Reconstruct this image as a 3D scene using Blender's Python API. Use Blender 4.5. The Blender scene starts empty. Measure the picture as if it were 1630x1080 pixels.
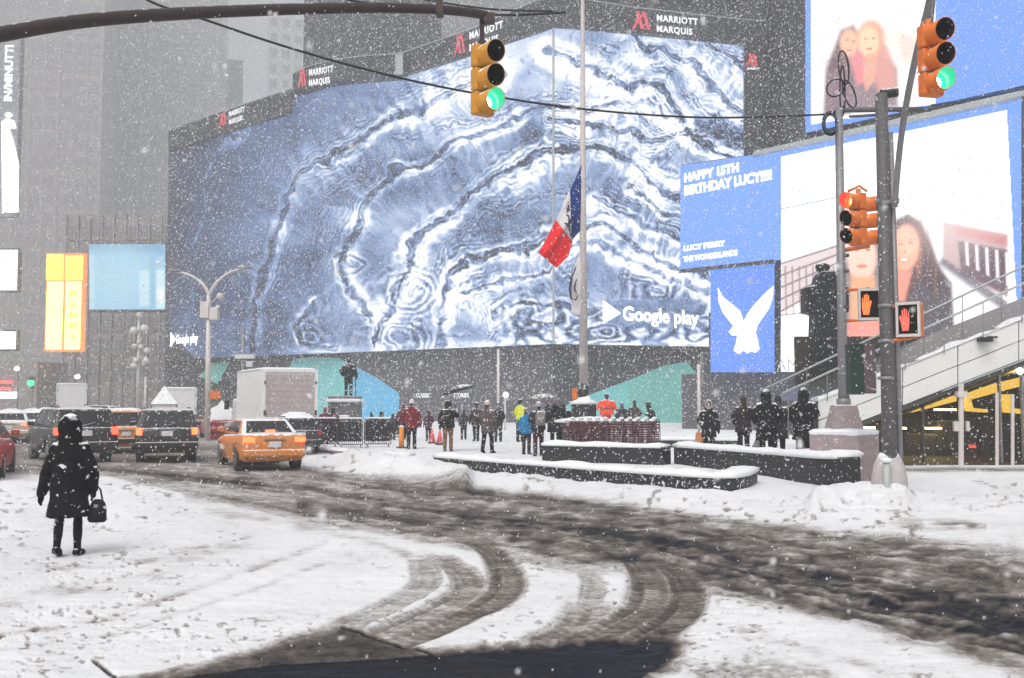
import bpy, bmesh, math, random
import numpy as np
from mathutils import Vector, Matrix, noise as mnoise
R = math.radians
random.seed(7); rng = np.random.default_rng(7)
S = bpy.context.scene; C = S.collection

# ---------------------------------------------------------------- camera
F = 1585.0; PITCH = math.atan(100/1585.0); CZ = 1.85
cam = bpy.data.cameras.new('camera'); camo = bpy.data.objects.new('camera', cam); C.objects.link(camo)
cam.lens = 35.0; cam.sensor_width = 36.0; cam.clip_start = 0.1; cam.clip_end = 3000
cam.dof.use_dof = True; cam.dof.focus_distance = 24; cam.dof.aperture_fstop = 3.5
camo.location = (0, 0, CZ); camo.rotation_euler = (math.pi/2 + PITCH, 0, 0)
S.camera = camo

# ---------------------------------------------------------------- world and light (heavy overcast)
SUN_EL, SUN_ROT = R(52), R(200)
w = bpy.data.worlds.new('World'); S.world = w; w.use_nodes = True
nt = w.node_tree; bg = nt.nodes['Background']
sky = nt.nodes.new('ShaderNodeTexSky'); sky.sky_type = 'NISHITA'; sky.sun_disc = False
sky.sun_elevation = SUN_EL; sky.sun_rotation = SUN_ROT; sky.dust_density = 6; sky.air_density = 1.2; sky.ozone_density = 1
hs = nt.nodes.new('ShaderNodeHueSaturation'); hs.inputs['Saturation'].default_value = 0.26
nt.links.new(sky.outputs[0], hs.inputs['Color']); nt.links.new(hs.outputs[0], bg.inputs['Color'])
bg.inputs['Strength'].default_value = 0.145
sl = bpy.data.lights.new('sun', 'SUN'); sl.energy = 1.0; sl.angle = R(30); sl.color = (1, .97, .93)
so = bpy.data.objects.new('sun', sl); C.objects.link(so); so.rotation_euler = (R(38), 0, R(-20))
S.view_settings.view_transform = 'Standard'; S.view_settings.look = 'None'
S.view_settings.exposure = 0.17; S.view_settings.gamma = 1.0; S.view_settings.use_curve_mapping = False
cy = S.cycles
cy.use_denoising = True; cy.max_bounces = 5; cy.diffuse_bounces = 2; cy.glossy_bounces = 2
cy.transmission_bounces = 4; cy.volume_bounces = 1; cy.transparent_max_bounces = 6
cy.sample_clamp_indirect = 4; cy.use_adaptive_sampling = True; cy.adaptive_threshold = 0.02

# ---------------------------------------------------------------- geometry of the view -> world points
CP, SP = math.cos(PITCH), math.sin(PITCH)
def W(px, py, Y):
    a = (px-815)/F; b = -(py-540)/F
    dy = CP - b*SP; dz = SP + b*CP; t = Y/dy
    return Vector((a*t, Y, CZ + dz*t))
def G(px, py, z=0.0):
    b = -(py-540)/F; dy = CP - b*SP; dz = SP + b*CP; t = (z-CZ)/dz
    return Vector(((px-815)/F*t, dy*t, z))
def proj(X, Y, Z):
    z = Z-CZ; d = Y*CP + z*SP; u = -Y*SP + z*CP
    return 815 + F*X/d, 540 - F*u/d

# ---------------------------------------------------------------- noise in numpy
_tab = rng.random((8, 256, 256))
def vn(x, y, s=0):
    x = np.asarray(x, float); y = np.asarray(y, float)
    xi = np.floor(x).astype(int); yi = np.floor(y).astype(int); fx = x-xi; fy = y-yi
    fx = fx*fx*(3-2*fx); fy = fy*fy*(3-2*fy); T = _tab[s % 8]
    a = T[xi % 256, yi % 256]; b = T[(xi+1) % 256, yi % 256]; c = T[xi % 256, (yi+1) % 256]; d = T[(xi+1) % 256, (yi+1) % 256]
    return (a*(1-fx)+b*fx)*(1-fy) + (c*(1-fx)+d*fx)*fy
def fbm(x, y, s=0, o=4):
    r = 0; a = .5; t = 0
    for i in range(o): r = r + a*vn(x*2**i+17*i, y*2**i+31*i, s+i); t += a; a *= .5
    return r/t
def sstep(a, b, x): t = np.clip((x-a)/(b-a), 0, 1); return t*t*(3-2*t)
def pdist(X, Y, pts):
    """distance, signed side and length along a polyline"""
    D = np.full(X.shape, 1e9); Sg = np.zeros(X.shape); A = np.zeros(X.shape); L = 0
    for (x0, y0), (x1, y1) in zip(pts[:-1], pts[1:]):
        dx, dy = x1-x0, y1-y0; l = math.hypot(dx, dy)+1e-9
        t = np.clip(((X-x0)*dx+(Y-y0)*dy)/l**2, 0, 1)
        ex = X-x0-t*dx; ey = Y-y0-t*dy; d = np.hypot(ex, ey); m = d < D
        D = np.where(m, d, D); Sg = np.where(m, np.sign(dx*ey-dy*ex)*d, Sg); A = np.where(m, L+t*l, A); L += l
    return D, Sg, A
def inpoly(X, Y, P):
    r = np.zeros(X.shape, bool); n = len(P)
    for i in range(n):
        x0, y0 = P[i]; x1, y1 = P[(i+1) % n]
        c = ((y0 > Y) != (y1 > Y)) & (X < (x1-x0)*(Y-y0)/((y1-y0) if y1 != y0 else 1e-9)+x0)
        r ^= c
    return r
def smooth_line(pts, n=6):
    out = []
    P = [pts[0]]+list(pts)+[pts[-1]]
    for i in range(1, len(P)-2):
        for k in range(n):
            t = k/n; p0, p1, p2, p3 = P[i-1], P[i], P[i+1], P[i+2]
            out.append(tuple(.5*((2*p1[j])+(-p0[j]+p2[j])*t+(2*p0[j]-5*p1[j]+4*p2[j]-p3[j])*t*t+(-p0[j]+3*p1[j]-3*p2[j]+p3[j])*t**3) for j in range(len(p1))))
    out.append(tuple(pts[-1])); return out
def lin(c):
    return tuple((v/255/12.92 if v/255 <= .04045 else ((v/255+.055)/1.055)**2.4) for v in c)

# ---------------------------------------------------------------- materials
def mat(name, col, rough=.7, metal=0, var=.12, vscale=6, snow=0, dirt=0, spots=0, bump=0, bscale=30, coord='Object'):
    m = bpy.data.materials.new(name); m.use_nodes = True; n = m.node_tree.nodes; l = m.node_tree.links
    b = n['Principled BSDF']; b.inputs['Roughness'].default_value = rough; b.inputs['Metallic'].default_value = metal
    if rough >= .8: b.inputs['Specular IOR Level'].default_value = .15
    tc = n.new('ShaderNodeTexCoord')
    ns = n.new('ShaderNodeTexNoise'); ns.inputs['Scale'].default_value = vscale; ns.inputs['Detail'].default_value = 5
    l.new(tc.outputs[coord], ns.inputs['Vector'])
    mx = n.new('ShaderNodeMix'); mx.data_type = 'RGBA'
    mx.inputs[6].default_value = (*[c*(1-var*1.6) for c in col], 1); mx.inputs[7].default_value = (*[min(1, c*(1+var*1.6)) for c in col], 1)
    l.new(ns.outputs['Fac'], mx.inputs[0]); out = mx.outputs[2]
    if dirt:
        n2 = n.new('ShaderNodeTexNoise'); n2.inputs['Scale'].default_value = 3.5; n2.inputs['Detail'].default_value = 7; n2.inputs['Roughness'].default_value = .7
        l.new(tc.outputs['Object'], n2.inputs['Vector'])
        r2 = n.new('ShaderNodeMapRange'); r2.inputs[1].default_value = .42; r2.inputs[2].default_value = .68; r2.inputs[4].default_value = dirt
        l.new(n2.outputs['Fac'], r2.inputs[0]); m2 = n.new('ShaderNodeMix'); m2.data_type = 'RGBA'
        l.new(r2.outputs[0], m2.inputs[0]); l.new(out, m2.inputs[6]); m2.inputs[7].default_value = (.30, .27, .25, 1); out = m2.outputs[2]
    if spots:
        n3 = n.new('ShaderNodeTexNoise'); n3.inputs['Scale'].default_value = 14; n3.inputs['Detail'].default_value = 4
        l.new(tc.outputs['Object'], n3.inputs['Vector'])
        r3 = n.new('ShaderNodeMapRange'); r3.inputs[1].default_value = .66-spots*.12; r3.inputs[2].default_value = .70-spots*.1
        l.new(n3.outputs['Fac'], r3.inputs[0]); m3 = n.new('ShaderNodeMix'); m3.data_type = 'RGBA'
        l.new(r3.outputs[0], m3.inputs[0]); l.new(out, m3.inputs[6]); m3.inputs[7].default_value = (.72, .73, .75, 1); out = m3.outputs[2]
    if snow:
        g = n.new('ShaderNodeNewGeometry'); sx = n.new('ShaderNodeSeparateXYZ'); l.new(g.outputs['Normal'], sx.inputs[0])
        n4 = n.new('ShaderNodeTexNoise'); n4.inputs['Scale'].default_value = 9; n4.inputs['Detail'].default_value = 4
        l.new(tc.outputs['Object'], n4.inputs['Vector'])
        ad = n.new('ShaderNodeMath'); ad.operation = 'MULTIPLY_ADD'; ad.inputs[1].default_value = .9
        l.new(n4.outputs['Fac'], ad.inputs[0]); l.new(sx.outputs['Z'], ad.inputs[2])
        r4 = n.new('ShaderNodeMapRange'); r4.inputs[1].default_value = 1.35-snow*.55; r4.inputs[2].default_value = 1.5-snow*.55
        l.new(ad.outputs[0], r4.inputs[0]); m4 = n.new('ShaderNodeMix'); m4.data_type = 'RGBA'
        l.new(r4.outputs[0], m4.inputs[0]); l.new(out, m4.inputs[6]); m4.inputs[7].default_value = (.78, .79, .81, 1); out = m4.outputs[2]
    l.new(out, b.inputs['Base Color'])
    if bump:
        n5 = n.new('ShaderNodeTexNoise'); n5.inputs['Scale'].default_value = bscale; n5.inputs['Detail'].default_value = 5
        l.new(tc.outputs['Object'], n5.inputs['Vector'])
        bp = n.new('ShaderNodeBump'); bp.inputs['Strength'].default_value = bump; bp.inputs['Distance'].default_value = .03
        l.new(n5.outputs['Fac'], bp.inputs['Height']); l.new(bp.outputs[0], b.inputs['Normal'])
    return m
def emit(name, col, strength, sample=True, var=0.0):
    m = bpy.data.materials.new(name); m.use_nodes = True; n = m.node_tree.nodes; l = m.node_tree.links
    b = n['Principled BSDF']; b.inputs['Base Color'].default_value = (.03, .03, .03, 1); b.inputs['Roughness'].default_value = .4
    b.inputs['Emission Color'].default_value = (*col, 1); b.inputs['Emission Strength'].default_value = strength
    if not sample: m.cycles.emission_sampling = 'NONE'
    return m
def attr_screen(name, strength):
    m = bpy.data.materials.new(name); m.use_nodes = True; n = m.node_tree.nodes; l = m.node_tree.links
    b = n['Principled BSDF']; b.inputs['Base Color'].default_value = (.02, .02, .02, 1); b.inputs['Roughness'].default_value = .5
    a = n.new('ShaderNodeAttribute'); a.attribute_name = 'pic'; l.new(a.outputs['Color'], b.inputs['Emission Color'])
    b.inputs['Emission Strength'].default_value = strength; m.cycles.emission_sampling = 'NONE'
    return m

HAZE = 0.0026
M = {}
M['snow'] = mat('snow', (.80, .81, .83), .9, var=.05, bump=.5, bscale=12)
M['dirty_snow'] = mat('dirty_snow', (.55, .53, .52), .9, var=.3, bump=.6, bscale=14)
M['granite'] = mat('dark_granite', (.014, .015, .017), .6, var=.4, vscale=60, spots=.6, snow=.5)
M['granite2'] = mat('black_granite', (.009, .009, .010), .6, var=.4, vscale=60, spots=.12, snow=.5)
M['pink_granite'] = mat('pink_granite', (.30, .24, .245), .6, var=.25, vscale=8, snow=.9, dirt=.3)
M['concrete'] = mat('concrete', (.36, .34, .31), .8, var=.15, snow=.9)
M['pole'] = mat('galvanised_steel', (.24, .24, .25), .5, .4, var=.2, vscale=12)
M['pole_dark'] = mat('grey_painted_steel', (.10, .097, .10), .6, .2, var=.25, vscale=12, spots=.05)
M['arm'] = mat('brown_painted_steel', (.035, .022, .02), .5, .2, var=.3, snow=.12)
M['white_pole'] = mat('white_pole', (.62, .58, .56), .5, .1, var=.08)
M['black'] = mat('black_metal', (.015, .015, .016), .5, .2, snow=.55)
M['wire'] = mat('black_wire', (.008, .008, .01), .6)
M['blue_wire'] = mat('blue_wire', (.02, .07, .2), .6)
M['yellow'] = mat('signal_yellow', (.58, .25, .014), .45, var=.15, snow=.75)
M['orange'] = mat('signal_orange', (.70, .16, .014), .45, var=.15, snow=.35)
M['lens_off'] = mat('unlit_lens', (.012, .012, .014), .25)
M['visor_in'] = mat('visor_black', (.006, .006, .006), .8)
M['green_on'] = emit('green_signal_light', (.02, .8, .28), 2.2)
M['green_dim'] = emit('green_visor_glow_and_dim_lens', lin((30, 200, 140)), 1.2)
M['red_on'] = emit('red_signal_light', (1, .09, .015), 5)
M['red_dim'] = emit('red_visor_glow', (1, .05, .03), 1.0)
M['green_core'] = emit('green_signal_core', lin((190, 255, 225)), 20)
M['red_core'] = emit('red_signal_core', (1, .5, .1), 16)
M['hand_on'] = emit('orange_hand_light', (1, .15, .03), 1.7)
M['hand_dim'] = emit('red_hand_light', (1, .16, .10), .9)
M['dark_glass'] = mat('dark_glass', (.012, .013, .015), .15, var=.1)
M['tail'] = emit('tail_light', (1, .025, .012), 9)
M['tail_or'] = emit('tail_light_orange', (1, .045, .012), 10)
M['rubber'] = mat('tyre_rubber', (.015, .015, .015), .85, dirt=.5)
M['rim'] = mat('wheel_rim', (.22, .22, .23), .4, .6, dirt=.5)
M['plate'] = mat('number_plate', (.6, .6, .6), .5)
M['taxi'] = mat('taxi_yellow_orange', (.62, .20, .010), .4, var=.2, dirt=.45, snow=.45, spots=.30)
M['taxi2'] = mat('taxi_yellow', (.70, .30, .03), .35, var=.12, dirt=.5, snow=.5)
M['suv_dark'] = mat('dark_car_paint', (.010, .010, .012), .4, var=.2, spots=.16, snow=.45, dirt=.10)
M['white_van'] = mat('white_vehicle_paint', (.66, .66, .67), .5, var=.08, snow=.7)
M['white_cab'] = mat('snowed_car_paint', (.55, .45, .33), .5, var=.15, snow=1.1, dirt=.4)
M['red_car'] = mat('red_car_paint', (.35, .02, .02), .35, snow=.4)
M['truck_side'] = mat('truck_side_white', (.80, .79, .79), .6, var=.06, dirt=.15)
M['truck_door'] = mat('truck_roll_door', (.44, .38, .38), .6, var=.12, dirt=.3)
M['chrome'] = mat('dull_trim', (.25, .25, .26), .4, .5)
M['bronze'] = mat('weathered_bronze', (.012, .014, .015), .5, .3, snow=.62, var=.3)
M['skin'] = mat('skin', (.52, .33, .26), .6)
M['hair'] = mat('dark_hair', (.02, .015, .012), .7)
M['flagpole'] = mat('pale_pole_paint', (.50, .45, .44), .5, var=.1)
M['tower_glass'] = mat('tower_window_glass', (.18, .19, .21), .3, var=.2)
M['glass'] = mat('window_glass', (.03, .035, .04), .12, var=.1)
M['frame'] = mat('window_frame', (.06, .065, .07), .6)

# ---------------------------------------------------------------- mesh building
class MB:
    def __init__(s): s.v = []; s.f = []; s.m = []
    def add(s, vs, fs, mi=0):
        o = len(s.v); s.v += [tuple(p) for p in vs]; s.f += [tuple(i+o for i in f) for f in fs]; s.m += [mi]*len(fs); return s
    def box(s, c, d, mi=0, rz=0, M3=None, taper=1):
        x, y, z = d[0]/2, d[1]/2, d[2]/2
        P = [Vector((sx*x*(taper if sz > 0 else 1), sy*y*(taper if sz > 0 else 1), sz*z)) for sz in (-1, 1) for sy in (-1, 1) for sx in (-1, 1)]
        Mt = M3 if M3 is not None else Matrix.Rotation(rz, 3, 'Z')
        c = Vector(c)
        return s.add([Mt @ p + c for p in P], [(0, 2, 3, 1), (4, 5, 7, 6), (0, 1, 5, 4), (2, 6, 7, 3), (0, 4, 6, 2), (1, 3, 7, 5)], mi)
    def tube(s, pts, rad, n=10, mi=0, cap=True, sq=1.0, up=None, round_=False):
        pts = [Vector(p) for p in pts]
        if not hasattr(rad, '__len__'): rad = [rad]*len(pts)
        rad = list(rad)
        if round_:
            d0 = (pts[0]-pts[1]).normalized(); d1 = (pts[-1]-pts[-2]).normalized()
            a = [(pts[0]+d0*rad[0]*k, rad[0]*math.sqrt(max(.0, 1-k*k))+1e-4) for k in (.97, .8, .5)]
            b = [(pts[-1]+d1*rad[-1]*k, rad[-1]*math.sqrt(max(.0, 1-k*k))+1e-4) for k in (.5, .8, .97)]
            pts = [p for p, _ in a]+pts+[p for p, _ in b]; rad = [r for _, r in a]+rad+[r for _, r in b]
        vs = []; pr = None
        for i, p in enumerate(pts):
            t = (pts[min(i+1, len(pts)-1)]-pts[max(i-1, 0)])
            t = t.normalized() if t.length > 1e-9 else Vector((0, 0, 1))
            if pr is None:
                u = Vector(up) if up else (Vector((1, 0, 0)) if abs(t.x) < .8 else Vector((0, 1, 0)))
            else: u = pr
            u = (u-t*u.dot(t))
            u = u.normalized() if u.length > 1e-6 else t.orthogonal().normalized()
            pr = u; v = t.cross(u)
            for k in range(n):
                a = 2*math.pi*k/n; vs.append(p+u*math.cos(a)*rad[i]+v*math.sin(a)*rad[i]*sq)
        fs = [(i*n+k, i*n+(k+1) % n, (i+1)*n+(k+1) % n, (i+1)*n+k) for i in range(len(pts)-1) for k in range(n)]
        if cap: fs += [tuple(range(n))[::-1], tuple((len(pts)-1)*n+k for k in range(n))]
        return s.add(vs, fs, mi)
    def loft(s, rings, n=16, mi=0, pw=2.0):
        """horizontal elliptical rings (x, y, z, rx, ry)"""
        vs = []
        for (x, y, z, rx, ry) in rings:
            for k in range(n):
                a = 2*math.pi*k/n; ca, sa = math.cos(a), math.sin(a)
                vs.append((x+math.copysign(abs(ca)**(2/pw), ca)*rx, y+math.copysign(abs(sa)**(2/pw), sa)*ry, z))
        fs = [(i*n+k, i*n+(k+1) % n, (i+1)*n+(k+1) % n, (i+1)*n+k) for i in range(len(rings)-1) for k in range(n)]
        fs += [tuple(range(n))[::-1], tuple((len(rings)-1)*n+k for k in range(n))]
        return s.add(vs, fs, mi)
    def ball(s, c, r, n=10, mi=0):
        rx, ry, rz = r if hasattr(r, '__len__') else (r, r, r)
        return s.loft([(c[0], c[1], c[2]+rz*math.sin(t), rx*math.cos(t)+1e-4, ry*math.cos(t)+1e-4) for t in [R(a) for a in (-86, -60, -30, 0, 30, 60, 86)]], n, mi)
    def prism(s, poly, dvec, mi=0):
        n = len(poly); P = [Vector(p) for p in poly]; d = Vector(dvec)
        return s.add(P+[p+d for p in P], [tuple(range(n)), tuple(range(2*n-1, n-1, -1))]+[(i, i+n, (i+1) % n+n, (i+1) % n) for i in range(n)], mi)
    def quad(s, a, b, c, d, mi=0): return s.add([a, b, c, d], [(0, 1, 2, 3)], mi)
    def build(s, name, m, parent=None, smooth=False, loc=None, rz=0, bevel=0):
        me = bpy.data.meshes.new(name); me.from_pydata(s.v, [], s.f)
        ms = m if isinstance(m, (list, tuple)) else [m]
        for q in ms: me.materials.append(q)
        if len(ms) > 1: me.polygons.foreach_set('material_index', s.m)
        bm = bmesh.new(); bm.from_mesh(me); bmesh.ops.recalc_face_normals(bm, faces=bm.faces[:]); bm.to_mesh(me); bm.free()
        if smooth: me.polygons.foreach_set('use_smooth', [True]*len(me.polygons))
        o = bpy.data.objects.new(name, me); C.objects.link(o)
        if loc is not None: o.location = loc
        o.rotation_euler = (0, 0, rz)
        if parent: o.parent = parent
        if bevel:
            b = o.modifiers.new('bevel', 'BEVEL'); b.width = bevel; b.segments = 2; b.limit_method = 'ANGLE'
        return o
def tag(o, label=None, cat=None, group=None, kind=None):
    if label: o['label'] = label
    if cat: o['category'] = cat
    if group: o['group'] = group
    if kind: o['kind'] = kind
    return o
def thing(name, label, cat, loc=(0, 0, 0), rz=0, group=None):
    o = bpy.data.objects.new(name, None); C.objects.link(o); o.location = loc; o.rotation_euler = (0, 0, rz); o.empty_display_size = .1
    return tag(o, label, cat, group)
def copy_tree(o, parent=None):
    c = o.copy(); C.objects.link(c); c.parent = parent
    for ch in [x for x in ALLCH(o)]: copy_tree(ch, c)
    return c
def ALLCH(o): return [x for x in bpy.data.objects if x.parent == o]
def grid_obj(name, P, nu, nv, m, parent=None, col=None, flo=None, smooth=True, sel=None):
    """P: (nv*nu,3) array; optional colour attribute 'pic' or float attribute 'wet'"""
    i = np.arange(nu-1)[None, :]+np.arange(nv-1)[:, None]*nu
    q = np.stack([i, i+1, i+1+nu, i+nu], -1).reshape(-1, 4)
    if sel is not None:
        q = q[sel(q)]; used = np.unique(q); mp = np.zeros(len(P), int); mp[used] = np.arange(len(used)); q = mp[q]; P = P[used]
        if flo is not None: flo = flo[used]
    me = bpy.data.meshes.new(name); me.vertices.add(len(P)); me.vertices.foreach_set('co', P.astype(np.float32).ravel())
    me.loops.add(q.size); me.loops.foreach_set('vertex_index', q.astype(np.int32).ravel())
    me.polygons.add(len(q)); me.polygons.foreach_set('loop_start', np.arange(0, q.size, 4, dtype=np.int32)); me.polygons.foreach_set('loop_total', np.full(len(q), 4, dtype=np.int32))
    me.polygons.foreach_set('use_smooth', np.full(len(q), smooth)); me.update(calc_edges=True)
    me.materials.append(m)
    if col is not None:
        a = me.color_attributes.new('pic', 'FLOAT_COLOR', 'POINT'); a.data.foreach_set('color', np.concatenate([col, np.ones((len(col), 1))], 1).astype(np.float32).ravel())
    if flo is not None:
        a = me.attributes.new('wet', 'FLOAT', 'POINT'); a.data.foreach_set('value', flo.astype(np.float32))
    o = bpy.data.objects.new(name, me); C.objects.link(o)
    if parent: o.parent = parent
    return o
def text_mesh(name, s, size, m, parent, origin, xdir, zdir, depth=.02, bold=0.0, align='LEFT', squeeze=1.0, spacing=1.0):
    cu = bpy.data.curves.new(name, 'FONT'); cu.body = s; cu.size = size; cu.extrude = depth/2; cu.offset = bold; cu.align_x = align; cu.space_character = spacing; cu.resolution_u = 3
    o = bpy.data.objects.new(name, cu); C.objects.link(o)
    me = bpy.data.meshes.new_from_object(o.evaluated_get(bpy.context.evaluated_depsgraph_get()))
    bpy.data.objects.remove(o); X = Vector(xdir).normalized(); Z = Vector(zdir).normalized(); N = X.cross(Z)
    Z = Z
    mt = Matrix(((X.x*squeeze, Z.x, N.x, origin[0]), (X.y*squeeze, Z.y, N.y, origin[1]), (X.z*squeeze, Z.z, N.z, origin[2]), (0, 0, 0, 1)))
    me.transform(mt); me.materials.clear(); me.materials.append(m)
    t = bpy.data.objects.new(name, me); C.objects.link(t); t.parent = parent; return t
class Canvas:
    def __init__(s, X, Y, c): s.X = X; s.Y = Y; s.c = np.tile(np.array(lin(c)), (len(X), 1))
    def mix(s, a, col): a = np.clip(a, 0, 1)[:, None]; s.c = s.c*(1-a)+np.array(lin(col))*a
    def ell(s, cx, cy, rx, ry, col, soft=.2, al=1, rot=0):
        a = R(rot); dx = s.X-cx; dy = s.Y-cy; u = (dx*math.cos(a)+dy*math.sin(a))/rx; v = (-dx*math.sin(a)+dy*math.cos(a))/ry
        s.mix(al*(1-sstep(1-soft, 1+soft, np.hypot(u, v))), col)
    def poly(s, P, col, soft=2, al=1):
        D, _, _ = pdist(s.X, s.Y, list(P)+[P[0]]); sd = np.where(inpoly(s.X, s.Y, P), -D, D)
        s.mix(al*(1-sstep(-soft, soft, sd)), col)
    def line(s, P, wd, col, al=1):
        D, _, _ = pdist(s.X, s.Y, P); s.mix(al*(1-sstep(wd*.5, wd*.5+1.5, D)), col)
# ================================================================ GROUND
def snow_ground_mat(name):
    m = bpy.data.materials.new(name); m.use_nodes = True; n = m.node_tree.nodes; l = m.node_tree.links; b = n['Principled BSDF']; b.inputs['Specular IOR Level'].default_value = .06
    a = n.new('ShaderNodeAttribute'); a.attribute_name = 'wet'; tc = n.new('ShaderNodeTexCoord')
    def N(sc, det, ro=.6):
        x = n.new('ShaderNodeTexNoise'); x.inputs['Scale'].default_value = sc; x.inputs['Detail'].default_value = det; x.inputs['Roughness'].default_value = ro
        l.new(tc.outputs['Object'], x.inputs['Vector']); return x.outputs['Fac']
    def mth(op, x, y, z=None):
        q = n.new('ShaderNodeMath'); q.operation = op
        for i, v in enumerate((x, y, z)):
            if v is None: continue
            if isinstance(v, (int, float)): q.inputs[i].default_value = v
            else: l.new(v, q.inputs[i])
        return q.outputs[0]
    mp = n.new('ShaderNodeMapping'); mp.inputs['Rotation'].default_value = (0, 0, R(48)); mp.inputs['Scale'].default_value = (.42, 1.5, 1); l.new(tc.outputs['Object'], mp.inputs['Vector'])
    n1 = N(2.6, 8, .68); n1.node.id_data.links.new(mp.outputs[0], n1.node.inputs['Vector']); n2 = N(16, 6, .7)
    amp = mth('MULTIPLY_ADD', a.outputs['Fac'], 1.15, .16)
    amp = mth('MINIMUM', amp, .68)
    d = mth('SUBTRACT', mth('MULTIPLY_ADD', n2, .55, mth('MULTIPLY', n1, .7)), .62)
    f = mth('MULTIPLY_ADD', d, mth('MULTIPLY', amp, 1.5), a.outputs['Fac'])
    cr = n.new('ShaderNodeValToRGB'); e = cr.color_ramp.elements
    e[0].position = 0.0; e[0].color = (.80, .81, .83, 1); e[1].position = 1.0; e[1].color = (.009, .011, .017, 1)
    for p, c in ((.2, (.66, .66, .67)), (.34, (.43, .415, .405)), (.50, (.215, .195, .18)), (.68, (.10, .088, .08)), (.88, (.03, .029, .031))):
        x = e.new(p); x.color = (*c, 1)
    l.new(f, cr.inputs[0]); l.new(cr.outputs[0], b.inputs['Base Color'])
    rr = n.new('ShaderNodeMapRange'); rr.inputs[1].default_value = .75; rr.inputs[2].default_value = 1.1; rr.inputs[3].default_value = .95; rr.inputs[4].default_value = .42
    l.new(f, rr.inputs[0]); l.new(rr.outputs[0], b.inputs['Roughness'])
    bp = n.new('ShaderNodeBump'); bp.inputs['Strength'].default_value = .8; bp.inputs['Distance'].default_value = .05
    l.new(mth('MULTIPLY_ADD', n2, .5, mth('MULTIPLY_ADD', n1, 1.0, mth('MULTIPLY', f, -.6))), bp.inputs['Height']); l.new(bp.outputs[0], b.inputs['Normal'])
    return m
M['ground'] = snow_ground_mat('slushy_snow_ground')

NU, NV = 860, 470
pyr = np.linspace(1150, 652.5, NV); sx = np.linspace(-.62, .62, NU)
Yr = np.array([G(815, p).y for p in pyr])
YY, SS = np.meshgrid(Yr, sx, indexing='ij'); XX = SS*YY*1.0
X = XX.ravel(); Y = YY.ravel(); px, py = proj(X, Y, np.zeros_like(X))
UPX = [-600, 0, 170, 350, 500, 560, 700, 850, 1000, 1200, 1300, 1450, 1630, 2200]
UPY = [735, 737, 738, 737, 742, 753, 768, 780, 802, 824, 838, 850, 872, 930]
LOX = [-600, 0, 170, 350, 560, 800, 1050, 1300, 1630, 2200]
LOY = [752, 752, 756, 792, 834, 872, 912, 968, 1050, 1170]
KX = [-600, 455, 495, 560, 600, 690, 850, 1000, 1190, 1350, 1450, 1630, 2200]
KY = [640, 690, 706, 722, 728, 748, 770, 789, 803, 797, 792, 803, 830]
up = np.interp(px, UPX, UPY); lo = np.interp(px, LOX, LOY); kb = np.interp(px, KX, KY)
up = up + 7*(fbm(px/37, py/30, 2)-.5)
v = (py-up)/(lo-up)
streak = .5*fbm(px/260, v*9+3*fbm(px/300, v, 4), 1, 4)+.5*fbm(px/330+5, v*26+4*fbm(px/260, v, 2), 3, 3); streak = .5+(streak-.5)*1.7
blotch = fbm(px/55, py/16, 3, 4)
rgt = sstep(850, 1250, px); wet = (.70-.08*rgt)*sstep(-.04, .10, v)*(1-sstep(.40+.30*rgt, .80+.25*rgt, v)) + .46*sstep(.35, .7, v)*(1-sstep(.9, 1.25, v))
fine = fbm(px/17, py/5.5, 6, 3); lump = sstep(.5, .72, fbm(px/30, py/9, 0, 4))
wet = wet*(.24+1.0*(streak*.68+blotch*.32)+.50*(fine-.5)+.18*lump)
wet += .25*np.exp(-((v-.40)/.22)**2)*sstep(500, 900, px)*(blotch)
# the busy far lanes on the left
far = (1-sstep(735, 752, py))*(1-sstep(440, 500, px+ (py-700)*.6))
wet = np.maximum(wet, far*(.33+.3*fbm(px/60, py/7, 5)))
# light grey sweeping lines from the left
for P, wd, a in (([(300, 790), (420, 803), (560, 826), (700, 850), (830, 890), (960, 905)], 9, .22), ([(330, 812), (470, 835), (600, 862), (668, 890)], 7, .16),
                 ([(480, 800), (640, 826), (800, 862), (930, 885), (1010, 880)], 8, .25), ([(820, 850), (960, 868), (1060, 900), (1200, 935), (1400, 985), (1630, 1060)], 10, .25)):
    D, _, _ = pdist(px, py, P); wet += a*np.exp(-(D/wd)**2)*(.5+vn(px/30, py/9, 2))
# tyre arcs (worked out on the ground plane so they keep their real width)
def gl(P): return [tuple(G(a, b)[:2]) for a, b in P]
arcs = [([(668, 880), (677, 903), (678, 925), (645, 949), (595, 972), (545, 994)], .20, .40), ([(690, 878), (716, 893), (740, 910), (745, 935), (694, 968), (600, 1006)], .22, .50),
        ([(734, 853), (782, 874), (806, 908), (796, 945), (720, 982), (635, 1016)], .24, .62), ([(930, 905), (944, 925), (938, 960), (905, 992)], .15, .40),
        ([(975, 862), (1016, 890), (1035, 930), (1020, 968), (935, 1010)], .26, .62), ([(1030, 882), (1078, 905), (1096, 938), (1075, 978), (1000, 1025)], .24, .66), ([(940, 950), (930, 985), (880, 1015)], .3, .5)]
track = np.zeros_like(wet)
for P, wd, a in arcs:
    D, Sg, A = pdist(X, Y, smooth_line(gl(P)))
    prof = np.exp(-(D/(wd*.86))**6)*a*.98*(.66+.34*vn(Sg*24, A*.6, 3)+.26*vn(A*3, Sg*4, 5)+.07*np.sign(np.sin(A*44+np.abs(Sg)*30)))*sstep(0, .9, A+.25)
    track = np.maximum(track, prof)
wet = np.maximum(wet, track)
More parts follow.
